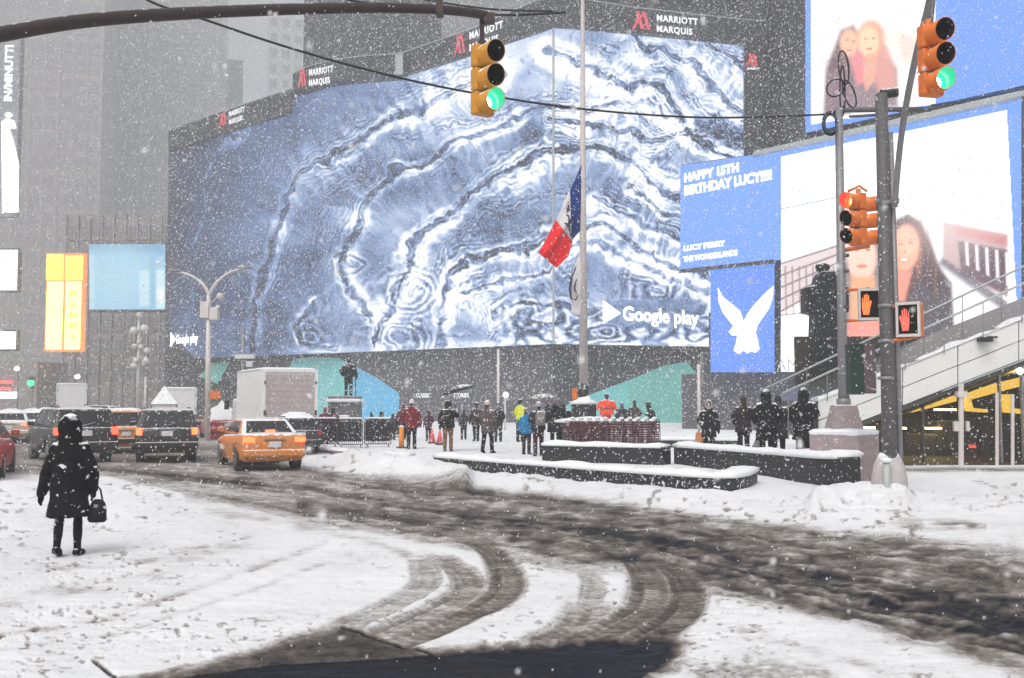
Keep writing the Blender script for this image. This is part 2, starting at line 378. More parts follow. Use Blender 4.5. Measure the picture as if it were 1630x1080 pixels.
# wet asphalt bared in the foreground
DP = [(120, 1096), (300, 1062), (400, 1034), (470, 1012), (545, 990), (610, 1008), (680, 1034), (760, 1026), (880, 1018), (960, 1004), (1010, 1006), (1060, 990), (1075, 1005), (1080, 1040), (1030, 1075), (1050, 1120), (1000, 1200), (0, 1200)]
D, _, _ = pdist(px, py, DP+[DP[0]]); sd = np.where(inpoly(px, py, DP), -D, D) + 9*(fbm(px/22, py/12, 6)-.5)*np.clip((px-600)/200, .6, 2)
rs = sstep(960, 1120, px); dark = (1-sstep(-7-22*rs, 9+26*rs, sd+14*rs*(fbm(px/30, py/14, 2)-.5))); plate = [(190, 1083), (420, 1054), (650, 1037), (690, 1035), (545, 990), (400, 1034), (150, 1100)]
dirt_plate = inpoly(px, py, plate)
wet = np.where(dirt_plate, np.maximum(wet, dark*(.70+.25*(fbm(px/16, py/7, 2)-.3))), np.maximum(wet, dark*(1.02+.14*(fbm(px/60, py/14, 4)-.5))))
for P in ([(150, 1050), (172, 1068), (200, 1096)], [(545, 990), (610, 1010), (690, 1036)], [(180, 1086), (420, 1056), (650, 1038)]):
    D, _, _ = pdist(px, py, P); wet = np.maximum(wet, 1.1*np.exp(-(D/2.6)**2))
# grey smears right of the bare asphalt
D, _, _ = pdist(px, py, [(1120, 1080), (1200, 1060), (1330, 1090)]); wet = np.maximum(wet, .30*np.exp(-(D/24)**2)*(.4+1.2*vn(px/14, py/6, 1)))
# footprints and crumbs in the snow
crumb = fbm(px/11, py/4.2, 6, 3); crumb2 = fbm(px/120, py/50, 1, 3)
wet += np.where(wet < .28, .42*sstep(.60, .78, crumb)*sstep(.40, .66, crumb2), 0)
wet += np.where(wet < .3, .04+.26*(fbm(px/90, py/20, 7, 4)-.2)*(.4+fbm(px/14, py/5, 3, 3)), 0)
for P, wd, a in (([(0, 1010), (160, 985), (330, 930), (520, 862)], 5, .16), ([(0, 1032), (200, 1004), (380, 945), (560, 880)], 4, .14), ([(60, 905), (200, 896), (330, 870)], 6, .12), ([(0, 960), (200, 925), (400, 860)], 12, .10), ([(1180, 1000), (1320, 1040), (1500, 1090)], 8, .16)):
    D, _, _ = pdist(px, py, P); wet += a*np.exp(-(D/wd)**2)*(.3+1.2*vn(px/24, py/7, 2))
# the sidewalk on the right
side = sstep(1380, 1450, px)*(py < up)
wet += side*(.40*np.exp(-((py-757)/4.5)**2) + .45*np.exp(-((py-(838+(px-1450)*.02))/7)**2)*vn(px/18, py/5, 3)*(px < 1570))
wet = np.clip(wet, 0, 1.15)
# heights
Z = -.05*np.clip(wet, 0, .9) + .03*(fbm(X*1.1, Y*1.1, 1)-.5)*(Y < 60)
Z += .10*(fbm(X*3.4, Y*3.4, 2)-.5)*sstep(.1, .5, wet)*(1-dark)*(1-.7*np.clip(track*2, 0, 1))
Z += .016*(fbm(X*6, Y*6, 5)-.5)*(1-dark)*(Y < 30)
Z -= .035*track
bank = (py < up) & (py > kb-14) & (px > 470)
bk = np.where(bank, np.clip((up-py)/np.maximum(up-kb+1, 6), 0, 1), 0)
Z += bk*(.04+.20*fbm(X*.9+3, Y*.9, 3)**1.3+.10*(fbm(X*4, Y*4, 4)-.3))
isplaza = (py < kb) & (px > 455) & (py < 815)
Zp = .14+.05*(fbm(X*.7, Y*.7, 2)-.4)+.02*(fbm(X*4, Y*4, 5)-.5)
edge = sstep(0, 16, kb-py)
Z = np.where(isplaza, Z*(1-edge)+Zp*edge, Z); wet = np.where(isplaza & (px < 1400), np.clip(.06+.2*(fbm(X, Y, 4)-.4), 0, .3), wet)
D, _, _ = pdist(px, py, [(560, 735), (620, 748), (690, 757), (740, 768)]); Z += .30*np.exp(-(D/11)**2)*(.5+fbm(X*2, Y*2, 1))
D, _, _ = pdist(px, py, [(1300, 812), (1350, 800), (1440, 806)]); Z += .22*np.exp(-(D/13)**2)*(.5+fbm(X*2, Y*2, 1))
P3 = np.stack([X, Y, Z], 1)
pl = isplaza
o = grid_obj('road', P3, NU, NV, M['ground'], flo=wet, sel=lambda q: ~pl[q].all(1)); tag(o, kind='structure')
o = grid_obj('plaza_pavement', P3, NU, NV, M['ground'], flo=wet, sel=lambda q: pl[q].all(1)); tag(o, kind='structure')
b = MB(); b.quad((-300, -60, -.22), (300, -60, -.22), (300, 700, -.22), (-300, 700, -.22)); tag(b.build('ground', M['dirty_snow']), kind='structure')
def ground_z(x, y):
    i = np.argmin((X-x)**2+(Y-y)**2); return float(Z[i])

# ================================================================ facade helpers
def wall_quad(bl, br, tr, tl, thick, mb=None, mi=0):
    """slab with real thickness whose front face is the given quad"""
    mb = mb or MB(); n = (Vector(br)-Vector(bl)).cross(Vector(tl)-Vector(bl)).normalized(); n = -n if n.y < 0 else n
    return mb.prism([bl, br, tr, tl], n*thick, mi)
def vert(px_, py0, py1, Y): a = W(px_, py0, Y); b = W(px_, py1, Y); return a, b
def dusk_tower(name, label, x0, x1, y0, y1, h, m, rows=26, cols=14, wm='tower_glass', rz=None):
    rz = R(17) if rz is None else rz; w_ = x1-x0
    t = thing(name, label, 'building', (x1-w_/2*math.cos(rz), y0-w_/2*math.sin(rz), 0), rz)
    b = MB(); b.box((0, (y1-y0)/2, h/2), (x1-x0, y1-y0, h)); b.build('wall', m, t)
    g = MB(); fr = MB(); wv = (x1-x0)/cols; hv = (h-6)/rows
    for r in range(rows):
        for c in range(cols):
            g.box((-(x1-x0)/2+wv*(c+.5), -.06, 5+hv*(r+.5)), (wv*.55, .1, hv*.55))
            fr.box((-(x1-x0)/2+wv*(c+.5), -.12, 5+hv*(r+.20)), (wv*.62, .22, hv*.06))
    tag(g.build('window', M[wm], t), kind='stuff'); tag(fr.build('sill', m, t), kind='stuff')
    s = MB()
    for c in range(cols+1): s.box((-(x1-x0)/2+wv*c, -.2, h/2), (wv*.10, .4, h))
    tag(s.build('pier', m, t), kind='stuff')
    return t
M['tower1'] = mat('grey_stone_cladding', (.27, .28, .30), .85, var=.2, vscale=.3)
M['tower2'] = mat('brown_grey_cladding', (.30, .27, .27), .85, var=.2, vscale=.3)
M['tower3'] = mat('pale_cladding', (.42, .46, .48), .8, var=.1, vscale=.3)
M['facade_dark'] = mat('dark_facade', (.045, .048, .052), .6, var=.25, vscale=.6)
M['hoard'] = mat('grey_hoarding', (.085, .083, .095), .6, var=.15, vscale=.8)
M['hoard_dark'] = mat('charcoal_hoarding', (.03, .031, .034), .6, var=.2, vscale=.8)
M['teal'] = mat('teal_painted_panel', (.17, .58, .58), .6, var=.1, vscale=.5)
M['green_teal'] = mat('green_painted_panel', (.16, .52, .46), .6, var=.1, vscale=.5)
M['blue_panel'] = mat('blue_painted_panel', (.11, .48, .76), .6, var=.1, vscale=.5)
M['fascia'] = mat('black_fascia', (.028, .03, .033), .45, var=.2, vscale=.7)
M['trim'] = mat('pale_trim', (.40, .43, .43), .5)
M['white_on'] = emit('lit_white_lettering', (.95, .97, 1), 1.15)
M['red_logo'] = emit('lit_red_logo', (.85, .05, .09), .9)

# far left towers
def X_at(p, Y): return (p-815)/F*Y
dusk_tower('office_tower', 'tall grey tower rising out of frame on the left beyond the traffic', X_at(150, 310), X_at(352, 310), 310, 345, 150, M['tower1'], 34, 14)
dusk_tower('office_tower', 'lower stepped grey block between the tall left tower and the pale gap of sky', X_at(330, 335), X_at(378, 335), 335, 350, CZ+553/F*335, M['tower1'], 22, 3)
dusk_tower('office_tower', 'brownish tower at the far left edge behind the vertical white sign', X_at(-260, 250), X_at(150, 258), 258, 300, 150, M['tower2'], 28, 18)
dusk_tower('office_tower', 'pale narrow tower right of the gap of sky above the wave screen', X_at(420, 300), X_at(478, 300), 300, 330, 150, M['tower3'], 30, 3, rz=R(14))
dusk_tower('office_block', 'dark low block below the pale blue screen in the left background', X_at(100, 150), X_at(272, 150), 150, 176, CZ+300/F*150, M['tower2'], 7, 9, rz=0)
dusk_tower('office_tower', 'dark grey facade between the wave screen and the upper right screen', X_at(1180, 90), X_at(1330, 90), 90, 120, 62, M['facade_dark'], 18, 5, rz=0)
dusk_tower('office_tower', 'dark tower hidden behind the right hand birthday screens', X_at(1325, 70), X_at(1800, 70), 74, 95, 60, M['facade_dark'], 14, 10, rz=0)

# ================================================================ HOTEL WITH THE GREAT WAVE SCREEN
YL, YC, YR = 112, 78, 81.7
hotel = thing('hotel_building', 'dark corner hotel carrying the huge wrapped blue wave screen', 'building', (W(882, 640, YC).x, YC, 0)); hb = Vector(hotel.location)
def H(p): return Vector(p)-hb
cTL, cBL = W(268, 212, YL), W(268, 573, YL); cT, cB = W(882, 40, YC), W(882, 548, YC); rT, rB = W(1185, 68, YR), W(1185, 553, YR)
wave = attr_screen('wave_screen_light', 1.02)
def paint_wave(px, py):
    n = len(px); wx = px+15*(fbm(px/48, py/48, 0, 2)-.5)*2+5*(fbm(px/12, py/12, 3, 2)-.5)*2; wy = py+15*(fbm(px/48+9, py/48, 1, 2)-.5)*2+5*(fbm(px/12, py/12+5, 4, 2)-.5)*2
    v = .50+.34*(fbm(px/95, py/70, 2)-.5)*2
    rd = fbm(px/70, py/34, 5, 3); v += .16*(rd-.5)*2+.05
    L = [([(395, 560), (408, 490), (422, 420), (445, 350), (478, 285), (530, 255), (560, 225), (610, 195), (690, 160), (740, 135), (800, 120)], 5.5, .50, .34),
         ([(600, 560), (590, 500), (545, 440), (560, 385), (580, 330), (620, 285), (670, 262), (730, 225), (800, 195), (870, 170), (930, 180)], 5, .48, .34),
         ([(600, 555), (615, 500), (635, 450), (660, 390), (700, 350), (745, 312), (800, 280), (850, 252), (900, 240), (980, 250), (1040, 285), (1100, 320), (1190, 350)], 6.5, .50, .36),
         ([(700, 552), (700, 490), (722, 440), (760, 405), (830, 400), (880, 378), (950, 360), (1020, 390), (1070, 425), (1130, 450), (1190, 480)], 5, .46, .40),
         ([(725, 470), (770, 450), (830, 445), (880, 420), (920, 392), (1000, 405), (1060, 440), (1140, 470)], 4, .42, .40),
         ([(882, 85), (920, 98), (960, 118), (1000, 140), (1030, 138), (1060, 160), (1090, 195)], 8, .50, .32), ([(1005, 55), (1020, 82), (1060, 86), (1100, 100), (1130, 130), (1150, 158), (1190, 185)], 7, .52, .32),
         ([(1100, 60), (1150, 80), (1190, 110)], 10, .4, .2), ([(882, 195), (940, 205), (1000, 215), (1040, 230), (1090, 212), (1190, 262)], 6, .45, .34), ([(930, 175), (1020, 168), (1080, 190), (1130, 235), (1190, 250)], 6, .4, .36),
         ([(1000, 300), (1050, 330), (1100, 350), (1190, 400)], 4, .4, .35), ([(940, 320), (1000, 350), (1060, 370), (1120, 400)], 4, .38, .3),
         ([(290, 560), (300, 430), (312, 340), (345, 240), (375, 200)], 3, .15, .42), ([(780, 500), (830, 480), (880, 492), (940, 500), (1000, 485), (1060, 500), (1130, 490)], 5, .4, .3),
         ([(500, 480), (480, 510), (490, 545), (530, 552)], 4, .4, .35)]
    gate = sstep(.48, .66, fbm(px/75, py/65, 6))
    for i, (P, wd, a, bb) in enumerate(L):
        P = smooth_line(P, 4); D, Sg, A = pdist(wx, wy, P); A = A+i*313; wd = wd*.92; a *= .92; bb *= 1.15
        lw = wd*(.35+.95*vn(A/10, 0*A, 2))*(.65+.8*vn(A/37, 0*A+3, 5))
        q = Sg+2.6*(vn(A/7, Sg/9, 2)-.5)*2+1.6*(vn(A/3.2, Sg/5, 6)-.5)*2; env = np.exp(-(Sg/(2.1*lw+2))**2)
        v -= a*1.35*np.exp(-(q/(lw*.75+.5))**2)*(.25+1.0*vn(A/5.5, Sg/4.5, 4))
        v += .26*env*np.cos(2*np.pi*q/(5.5+2.5*vn(A/33, 0*A, 7)))*(.3+.9*vn(A/12, Sg/9, 1))
        bead = (.15+1.25*vn(A/8, Sg/5, 4))*(.25+1.2*vn(A/30, 0*A, 6))
        v += bb*1.3*bead*np.exp(-((Sg-2.2*wd)/(1.6*wd))**2) + bb*.8*bead*np.exp(-((Sg+2.0*wd)/(1.2*wd))**2)
        lam = 5.2+3.2*vn(A/60, 0*A, 1)
        v += (.03+.27*gate)*np.cos(2*np.pi*Sg/lam+A/45)*np.exp(-np.abs(Sg)/(10+20*gate))
        v += .26*(vn(A/4.2, Sg/60, 3)-.5)*2*np.exp(-((np.abs(Sg)-26)/22)**2)*(.35+.65*vn(A/50, 0*A, 4))
        v -= .16*np.exp(-((Sg+wd*3.6)/(wd*.8))**2)*vn(A/14, 0*A, 5)
    for P, a2 in (([(300, 470), (330, 420), (345, 330), (370, 280), (420, 240)], .25), ([(430, 540), (470, 470), (500, 400), (520, 330), (560, 290), (610, 262)], .28), ([(650, 552), (660, 500), (690, 440), (730, 380), (790, 330), (850, 310), (930, 300)], .34), ([(760, 550), (800, 520), (870, 512), (930, 525), (1000, 548)], .4),
                 ([(885, 135), (950, 150), (1010, 190), (1080, 215), (1190, 215)], .36), ([(930, 60), (980, 85), (1030, 100), (1080, 130), (1150, 200), (1190, 230)], .34), ([(885, 300), (960, 295), (1030, 330), (1090, 372), (1190, 420)], .34), ([(885, 450), (960, 430), (1040, 455), (1130, 520)], .34), ([(540, 300), (600, 240), (680, 205), (760, 185), (880, 150)], .28)):
        P = smooth_line(P, 4); D, Sg, A = pdist(wx, wy, P); q = Sg+3.2*(vn(A/8, Sg/9, 3)-.5)*2+2*(vn(A/3.5, Sg/4, 5)-.5)*2
        en = np.exp(-(Sg/11)**2)*sstep(.25, .7, vn(A/34, 0*A, 2)); v += a2*.8*en*np.cos(2*np.pi*q/7.5+2.2)-a2*.3*en
    fleck = fbm(wx/9, wy/5, 2, 2); v += .2*sstep(.66, .84, fleck)*sstep(.45, .65, fbm(px/60, py/50, 3, 3))-.22*sstep(.66, .84, fbm(wx/8+50, wy/6, 5, 2))*sstep(.45, .65, fbm(px/55+9, py/60, 1, 3))
    for cx, cyy, r0 in ((500, 530, 34), (560, 430, 30), (835, 505, 55), (1045, 465, 32), (1010, 520, 40), (900, 520, 40), (1100, 520, 40), (650, 470, 60), (640, 545, 46)):
        d = np.hypot(wx-cx, (wy-cyy)*1.25); v += .26*np.cos(d/2.0)*np.exp(-((d-r0*.5)/(r0*.5))**2)
    sw = sstep(470, 505, py)*sstep(760, 830, px); th = fbm(px/46, py/22, 1, 3)*22+px/14
    v = v*(1-.5*sw)+sw*(.22+.34*np.cos(th))
    v += .35*np.exp(-((py-548-(882-px).clip(0)*.03)/9)**2)*sstep(430, 480, px)
    pale = np.exp(-(((px-790)/130)**2+((py-110)/70)**2))+.9*np.exp(-(((px-1000)/110)**2+((py-150)/90)**2)); v += .24*pale
    dk = sstep(250, 520, px+.25*(py-300)); v = v*(.20+.80*dk)
    v = .51+(v-.53)*1.12; v = v*(.84+.28*sstep(480, 720, px))
    bx = np.clip(1-np.maximum(np.abs(px-1040)/92, np.abs(py-500)/26), 0, 1); v = v-(v-.42)*.75*sstep(0, .3, bx)
    v = np.clip(v, 0, 1.15)
    st = np.array([0, .2, .42, .62, .8, 1.0, 1.15]); cols = np.array([lin(c) for c in ((16, 28, 54), (44, 66, 108), (90, 117, 162), (134, 160, 202), (184, 202, 234), (240, 247, 255), (255, 255, 255))])
    return np.stack([np.interp(v, st, cols[:, k]) for k in range(3)], 1)
def screen_grid(name, tl, bl, tr, br, nu, nv, painter, m, parent, off):
    u, vv = np.meshgrid(np.linspace(0, 1, nu), np.linspace(0, 1, nv)); u = u.ravel()[:, None]; vv = vv.ravel()[:, None]
    tl, bl, tr, br = [np.array(q) for q in (tl, bl, tr, br)]
    P = (tl*(1-u)+tr*u)*(1-vv)+(bl*(1-u)+br*u)*vv; a, b_ = proj(P[:, 0], P[:, 1], P[:, 2])
    o = grid_obj(name, P-np.array(off), nu, nv, m, parent, col=painter(a, b_), smooth=False)
    return o
screen_grid('screen', cTL, cBL, cT, cB, 540, 330, paint_wave, wave, hotel, hb)
screen_grid('screen', cT, cB, rT, rB, 270, 360, paint_wave, wave, hotel, hb)
# body of the hotel behind the screens (real depth)
def wallseg(name, pts, z0, z1, thick, m, parent, off, back):
    b = MB()
    for p, q in zip(pts[:-1], pts[1:]):
        p, q = Vector(p), Vector(q); d = Vector((back[0], back[1], 0))*thick
        b.prism([(p.x, p.y, z0), (q.x, q.y, z0), (q.x, q.y, z1), (p.x, p.y, z1)], d)
    b.v = [tuple(Vector(v)-off) for v in b.v]
    return b.build(name, m, parent)
plan = [(cTL.x, YL+.4, 0), (cT.x, YC+.4, 0), (rT.x, YR+.4, 0)]
zt = cT.z
wallseg('wall', plan, 6.6, zt-.2, 24, M['facade_dark'], hotel, hb, (.1, 1))
# ground storey, set back beneath the screen, with painted hoardings
base = [(X_at(262, YL+2), YL+2, 0), (cT.x+.2, YC+1.6, 0), (rT.x+3, YR+1.6, 0)]
wallseg('base_wall', base, -.3, 6.8, 22, M['hoard_dark'], hotel, hb, (.1, 1))
def on_base(px_, py_, off=.08):
    """point on the base wall seen at a pixel"""
    segs = ((base[0], base[1]), (base[1], base[2])); seg = segs[0] if px_ < 883 else segs[1]
    (x0, y0, _), (x1, y1, _) = seg; s_ = (px_-815)/F; t = (s_*y0-x0)/((x1-x0)-s_*(y1-y0)); Yb = y0+t*(y1-y0)-off
    return W(px_, py_, Yb)
def panel(name, poly, m, off=.08, th=.06):
    b = MB(); b.prism([on_base(x, y, off)-hb for x, y in poly], (0, th, 0)); return b.build(name, m, hotel)
panel('hoarding_panel', [(640, 556), (760, 553), (881, 552), (881, 688), (760, 692), (560, 700), (560, 559)], M['hoard'], .12)
panel('painted_panel', [(466, 572), (500, 568), (540, 570), (558, 580), (558, 690), (440, 696), (440, 630)], M['teal'], .22)
panel('painted_panel', [(558, 580), (600, 602), (635, 626), (635, 690), (558, 692)], M['blue_panel'], .22)
panel('painted_panel', [(335, 578), (366, 576), (346, 612), (318, 600)], M['green_teal'], .22)
panel('painted_panel', [(1000, 606), (1055, 583), (1094, 576), (1112, 600), (1164, 655), (1164, 700), (1000, 700)], M['green_teal'], .22)
panel('painted_panel', [(886, 652), (940, 628), (1000, 606), (1000, 700), (886, 700)], M['teal'], .22)
b = MB()
for i in range(12):
    xx = 650+i*20
    if xx < 880: b.prism([on_base(xx, 556, .14)-hb, on_base(xx+1, 556, .14)-hb, on_base(xx+1, 690, .14)-hb, on_base(xx, 690, .14)-hb], (0, .03, 0))
tag(b.build('panel_joint', M['hoard_dark'], hotel), kind='stuff')
d = (on_base(700, 640)-on_base(660, 640)).normalized()
for s_, x_ in (('CLASSIC', 662), ('&', 703), ('STORIES', 722)):
    text_mesh('lettering', s_, .52, M['white_on'], hotel, on_base(x_, 633, .25)-hb, d, (0, 0, 1), bold=.01, squeeze=.9)
# fascia band
bandL = [(275, 176, 205+5), (463, 142, 172+6)]
def on_face(px_, py_, off):
    (x0, y0), (x1, y1) = ((cTL.x, YL), (cT.x, YC)) if px_ <= 882 else ((cT.x, YC), (rT.x, YR))
    s_ = (px_-815)/F; t = (s_*y0-x0)/((x1-x0)-s_*(y1-y0)); return W(px_, py_, y0+t*(y1-y0)-off)
def band(name, top, bot, off, th, m):
    b = MB(); n = len(top)
    P = [on_face(x, y, off)-hb for x, y in top]; Q = [on_face(x, y, off)-hb for x, y in bot]
    for i in range(n-1): b.prism([Q[i], Q[i+1], P[i+1], P[i]], (0, th, 0))
    return b.build(name, m, hotel)
band('fascia', [(268, 208), (360, 176), (464, 142)], [(268, 240), (360, 210), (464, 178)], .5, 1.2, M['fascia'])
cur_t = smooth_line([(466, 118), (490, 106), (520, 98), (570, 90), (638, 85)], 4); cur_b = [(x, np.interp(x, [466, 500, 540, 590, 640], [145, 134, 128, 123, 119])) for x, _ in cur_t]
band('fascia', cur_t, cur_b, 1.6, 2.4, M['fascia'])
band('fascia', [(640, 85), (750, 47), (866, -4), (882, -6)], [(640, 120), (750, 86), (866, 47), (882, 41)], .6, 1.2, M['fascia'])
band('fascia', [(882, -6), (930, 0), (1005, 12), (1108, 24), (1185, 31)], [(882, 41), (930, 44), (1005, 51), (1108, 61), (1185, 69)], .6, 1.2, M['fascia'])
band('fascia', [(1185, 31), (1216, 35)], [(1185, 560), (1216, 560)], .3, 1.2, M['fascia'])
for T_ in ([(268, 207), (360, 175), (464, 141)], [(640, 84), (750, 46), (866, -5)], [(930, -1), (1005, 11), (1108, 23), (1216, 34)], cur_t):
    b = MB(); b.tube([on_face(x, y, 1.75)-hb for x, y in T_], .05, 5); b.build('trim', M['trim'], hotel)
band('return_panel', [(629, 85), (641, 84)], [(629, 119), (641, 118)], 1.7, .3, M['trim'])
# upper storeys
wallseg('upper_wall', [(X_at(476, 112), 112, 0), (X_at(640, 96), 96, 0), (X_at(700, 94), 94, 0)], zt-1, 64, 8, M['facade_dark'], hotel, hb, (.1, 1))
wallseg('upper_wall', [(X_at(700, 90), 90, 0), (X_at(865, 84), 84, 0)], zt-1, 64, 6, M['tower1'], hotel, hb, (.1, 1))
wallseg('upper_wall', [(X_at(865, 82.5), 82.5, 0), (X_at(1225, 84), 84, 0)], zt-1, 64, 8, M['facade_dark'], hotel, hb, (.1, 1))
b = MB()
for k in range(14):
    for j in range(9):
        a = Vector((X_at(486, 111.8), 111.8, 0)).lerp(Vector((X_at(634, 96.5), 96.5, 0)), j/9+.05); b.box(Vector((a.x, a.y-.2, zt+2+k*2.1))-hb, (1.1, .2, 1.3))
tag(b.build('window', M['glass'], hotel), kind='stuff')
b = MB()
for k in range(10):
    for j in range(8): b.box(Vector((X_at(900+j*40, 83), 82.2+j*.17, zt+5+k*2.6))-hb, (1.3, .2, 1.5))
tag(b.build('window', M['glass'], hotel), kind='stuff')
# logos: red double peak and two lines of lettering
def hotel_logo(px_, py_, wpx, hpx, slope, off, tx=True, tw=1.0, one=False):
    o = on_face(px_, py_, off)-hb; e = on_face(px_+wpx, py_+slope*wpx, off)-hb; up_ = on_face(px_, py_-hpx, off)-hb
    xd = (e-o); zd = (up_-o)
    def pt(u, v_): return o+xd*u+zd*v_
    b = MB()
    for P in ([(.0, -.1), (.12, -.05), (.55, .62), (.45, .95)], [(.25, 1.0), (.42, 1.0), (.72, 0), (.52, 0)], [(.62, 1.0), (.80, 1.0), (1.08, 0), (.88, 0)], [(.30, .25), (.38, .28), (.72, .92), (.64, 1.0)]):
        b.prism([pt(*q) for q in P], (0, .12, 0))
    b.build('emblem', M['red_logo'], hotel)
    if tx:
        q = pt(1.45, .55) if not one else pt(.1, -.35); sz = zd.length*(.52 if not one else .25)
        text_mesh('lettering', 'MARRIOTT', sz, M['white_on'], hotel, q, xd, (0, 0, 1), bold=sz*.03, squeeze=tw, spacing=1.12)
        if not one: text_mesh('lettering', 'MARQUIS', sz, M['white_on'], hotel, pt(1.45, -.08), xd, (0, 0, 1), bold=sz*.03, squeeze=tw, spacing=1.12)
hotel_logo(1006, 44, 27, 27, .10, 1.4, tw=.92)
hotel_logo(722, 88, 17, 30, -.34, 1.4, tw=.80)
hotel_logo(474, 138, 12, 26, -.16, 2.2, tw=.78)
hotel_logo(348, 202, 11, 20, -.33, 1.3, tw=.72)
hotel_logo(1188, 104, 17, 19, .05, .9, tw=.8, one=True)
# play-store style lettering on the screen
def play(px_, py_, h, slope, off, tw):
    o = on_face(px_, py_, off)-hb; e = on_face(px_+30, py_+slope*30, off)-hb; xd = (e-o).normalized(); s_ = (on_face(px_, py_-h, off)-on_face(px_, py_, off)).length
    b = MB(); b.prism([o, o+xd*s_*.92*tw+Vector((0, 0, s_*.5)), o+Vector((0, 0, s_))], (0, .1, 0)); b.build('emblem', M['play_white'], hotel)
    text_mesh('lettering', 'Google play', s_*.82, M['play_white'], hotel, o+xd*s_*1.0*tw+Vector((0, 0, s_*.22)), xd, (0, 0, 1), bold=s_*.02, squeeze=tw)
M['play_white'] = emit('lit_white_screen_text', (1, 1, 1), 2.2)
play(960, 516, 38, .06, .5, .86); play(271, 553, 24, -.06, .5, .62)
b = MB(); b.tube([on_face(881, 42, .25)-hb, on_face(881, 548, .25)-hb], .09, 6); b.build('corner_trim', M['trim'], hotel)

# ================================================================ RIGHT HAND BIRTHDAY SCREENS
def plane_pt(A, B, off=0):
    (x0, y0), (x1, y1) = A, B
    def f(px_, py_, o=0):
        s_ = (px_-815)/F; t = (s_*y0-x0)/((x1-x0)-s_*(y1-y0)); return W(px_, py_, y0+t*(y1-y0)-off-o)
    return f
A_, B_ = (X_at(1083, 62), 62), (X_at(1640, 47), 47); bp_ = plane_pt(A_, B_)
def paint_bill(px, py):
    c = Canvas(px, py, (112, 160, 250))
    tl = 246+(px-1243)*-.207; inb = (px > 1243) & (px < 1604+.05*(py-200)) & (py > tl+4)
    c.c[inb] = np.array(lin((255, 255, 255)))*1.2
    L = Canvas(px, py, (255, 255, 255)); L.c = c.c.copy()
    L.poly([(1243, 420), (1345, 385), (1345, 440), (1243, 500)], (205, 186, 184), 4, .85)
    for k in range(5): L.line([(1243, 420+k*19), (1345, 388+k*13)], 1.5, (112, 86, 88), .85)
    for k in range(9): L.line([(1250+k*11, 425), (1252+k*11, 500)], 1.4, (128, 100, 104), .7)
    L.line([(1243, 333), (1345, 312)], 1, (120, 140, 150), .8); L.line([(1243, 502), (1345, 492)], 2, (140, 120, 120), .7)
    L.poly([(1500, 352), (1604, 372), (1604, 476), (1540, 444), (1500, 420)], (186, 150, 152), 5, .95)
    L.poly([(1520, 360), (1604, 376), (1604, 392), (1520, 374)], (196, 112, 108), 4, .85); L.poly([(1524, 384), (1604, 398), (1604, 470), (1530, 436)], (88, 70, 80), 3, .9)
    for k in range(10): L.poly([(1528+k*8, 384+k*2), (1533+k*8, 384+k*2), (1535+k*8, 420+k*4), (1530+k*8, 418+k*4)], (250, 240, 244) if k % 2 else (84, 66, 76), 1.2, .9)
    L.poly([(1500, 410), (1604, 480), (1604, 512), (1540, 470), (1490, 424)], (96, 88, 102), 4, .9)
    L.poly([(1486, 415), (1604, 500), (1622, 560), (1500, 590), (1440, 590)], (250, 250, 255), 6, .95)
    # right hand figure
    L.poly([(1425, 350), (1445, 340), (1466, 352), (1482, 385), (1496, 425), (1515, 452), (1520, 556), (1418, 556), (1418, 400)], (92, 60, 62), 5, 1)
    L.poly([(1470, 420), (1512, 450), (1520, 556), (1440, 556), (1440, 500)], (78, 70, 80), 5, .95); L.poly([(1462, 380), (1484, 400), (1500, 440), (1492, 470), (1470, 450), (1460, 420)], (66, 40, 44), 5, .7); L.line([(1474, 360), (1490, 420), (1488, 470)], 3, (140, 96, 92), .5); L.line([(1466, 352), (1478, 400), (1476, 455)], 2, (130, 86, 84), .5)
    L.ell(1462, 402, 6, 30, (205, 128, 108), .8, .6); L.ell(1441, 396, 22, 38, (252, 176, 146), .16, 1, 6); L.ell(1441, 388, 16, 24, (255, 200, 170), .5, .8)
    L.ell(1434, 389, 4.5, 1.6, (165, 100, 88), .7, .7); L.ell(1450, 387, 4.5, 1.6, (165, 100, 88), .7, .7); L.ell(1434, 384, 5, 1.1, (190, 125, 105), .7, .6); L.ell(1450, 382, 5, 1.1, (190, 125, 105), .7, .6); L.ell(1440, 401, 2.6, 2, (225, 140, 118), .8, .7)
    L.ell(1439, 414, 8, 3.6, (232, 120, 110), .5, .8); L.ell(1439, 413.5, 6, 2.2, (255, 246, 240), .4, .95); L.ell(1428, 404, 6, 22, (245, 160, 135), .6, .5)
    L.poly([(1428, 430), (1452, 432), (1440, 480), (1420, 480)], (248, 150, 130), 4, 1)
    # left hand figure
    L.poly([(1340, 440), (1352, 375), (1395, 370), (1412, 440), (1420, 556), (1335, 556)], (100, 76, 84), 5, .9)
    L.ell(1372, 410, 23, 38, (255, 205, 185), .18, 1); L.ell(1364, 398, 4, 2.2, (150, 95, 90), .4, .8); L.ell(1382, 398, 4, 2.2, (150, 95, 90), .4, .8)
    L.ell(1372, 424, 8, 3, (225, 110, 105), .4, .9); L.poly([(1355, 440), (1392, 440), (1400, 560), (1352, 560)], (255, 170, 120), 6, .95)
    L.poly([(1350, 515), (1400, 505), (1404, 590), (1350, 590)], (250, 140, 130), 6, .8)
    L.ell(1520, 290, 70, 90, (255, 238, 238), .9, .6)
    m_ = inb; c.c[m_] = L.c[m_]; c.c[m_] *= 1.12
    return c.c
ad = thing('billboard', 'big birthday greeting screen with two smiling women and white bird emblem', 'billboard', (bp_(1243, 600).x, bp_(1243, 600).y, 0)); ab = Vector(ad.location)
bill = attr_screen('billboard_light', 1.05)
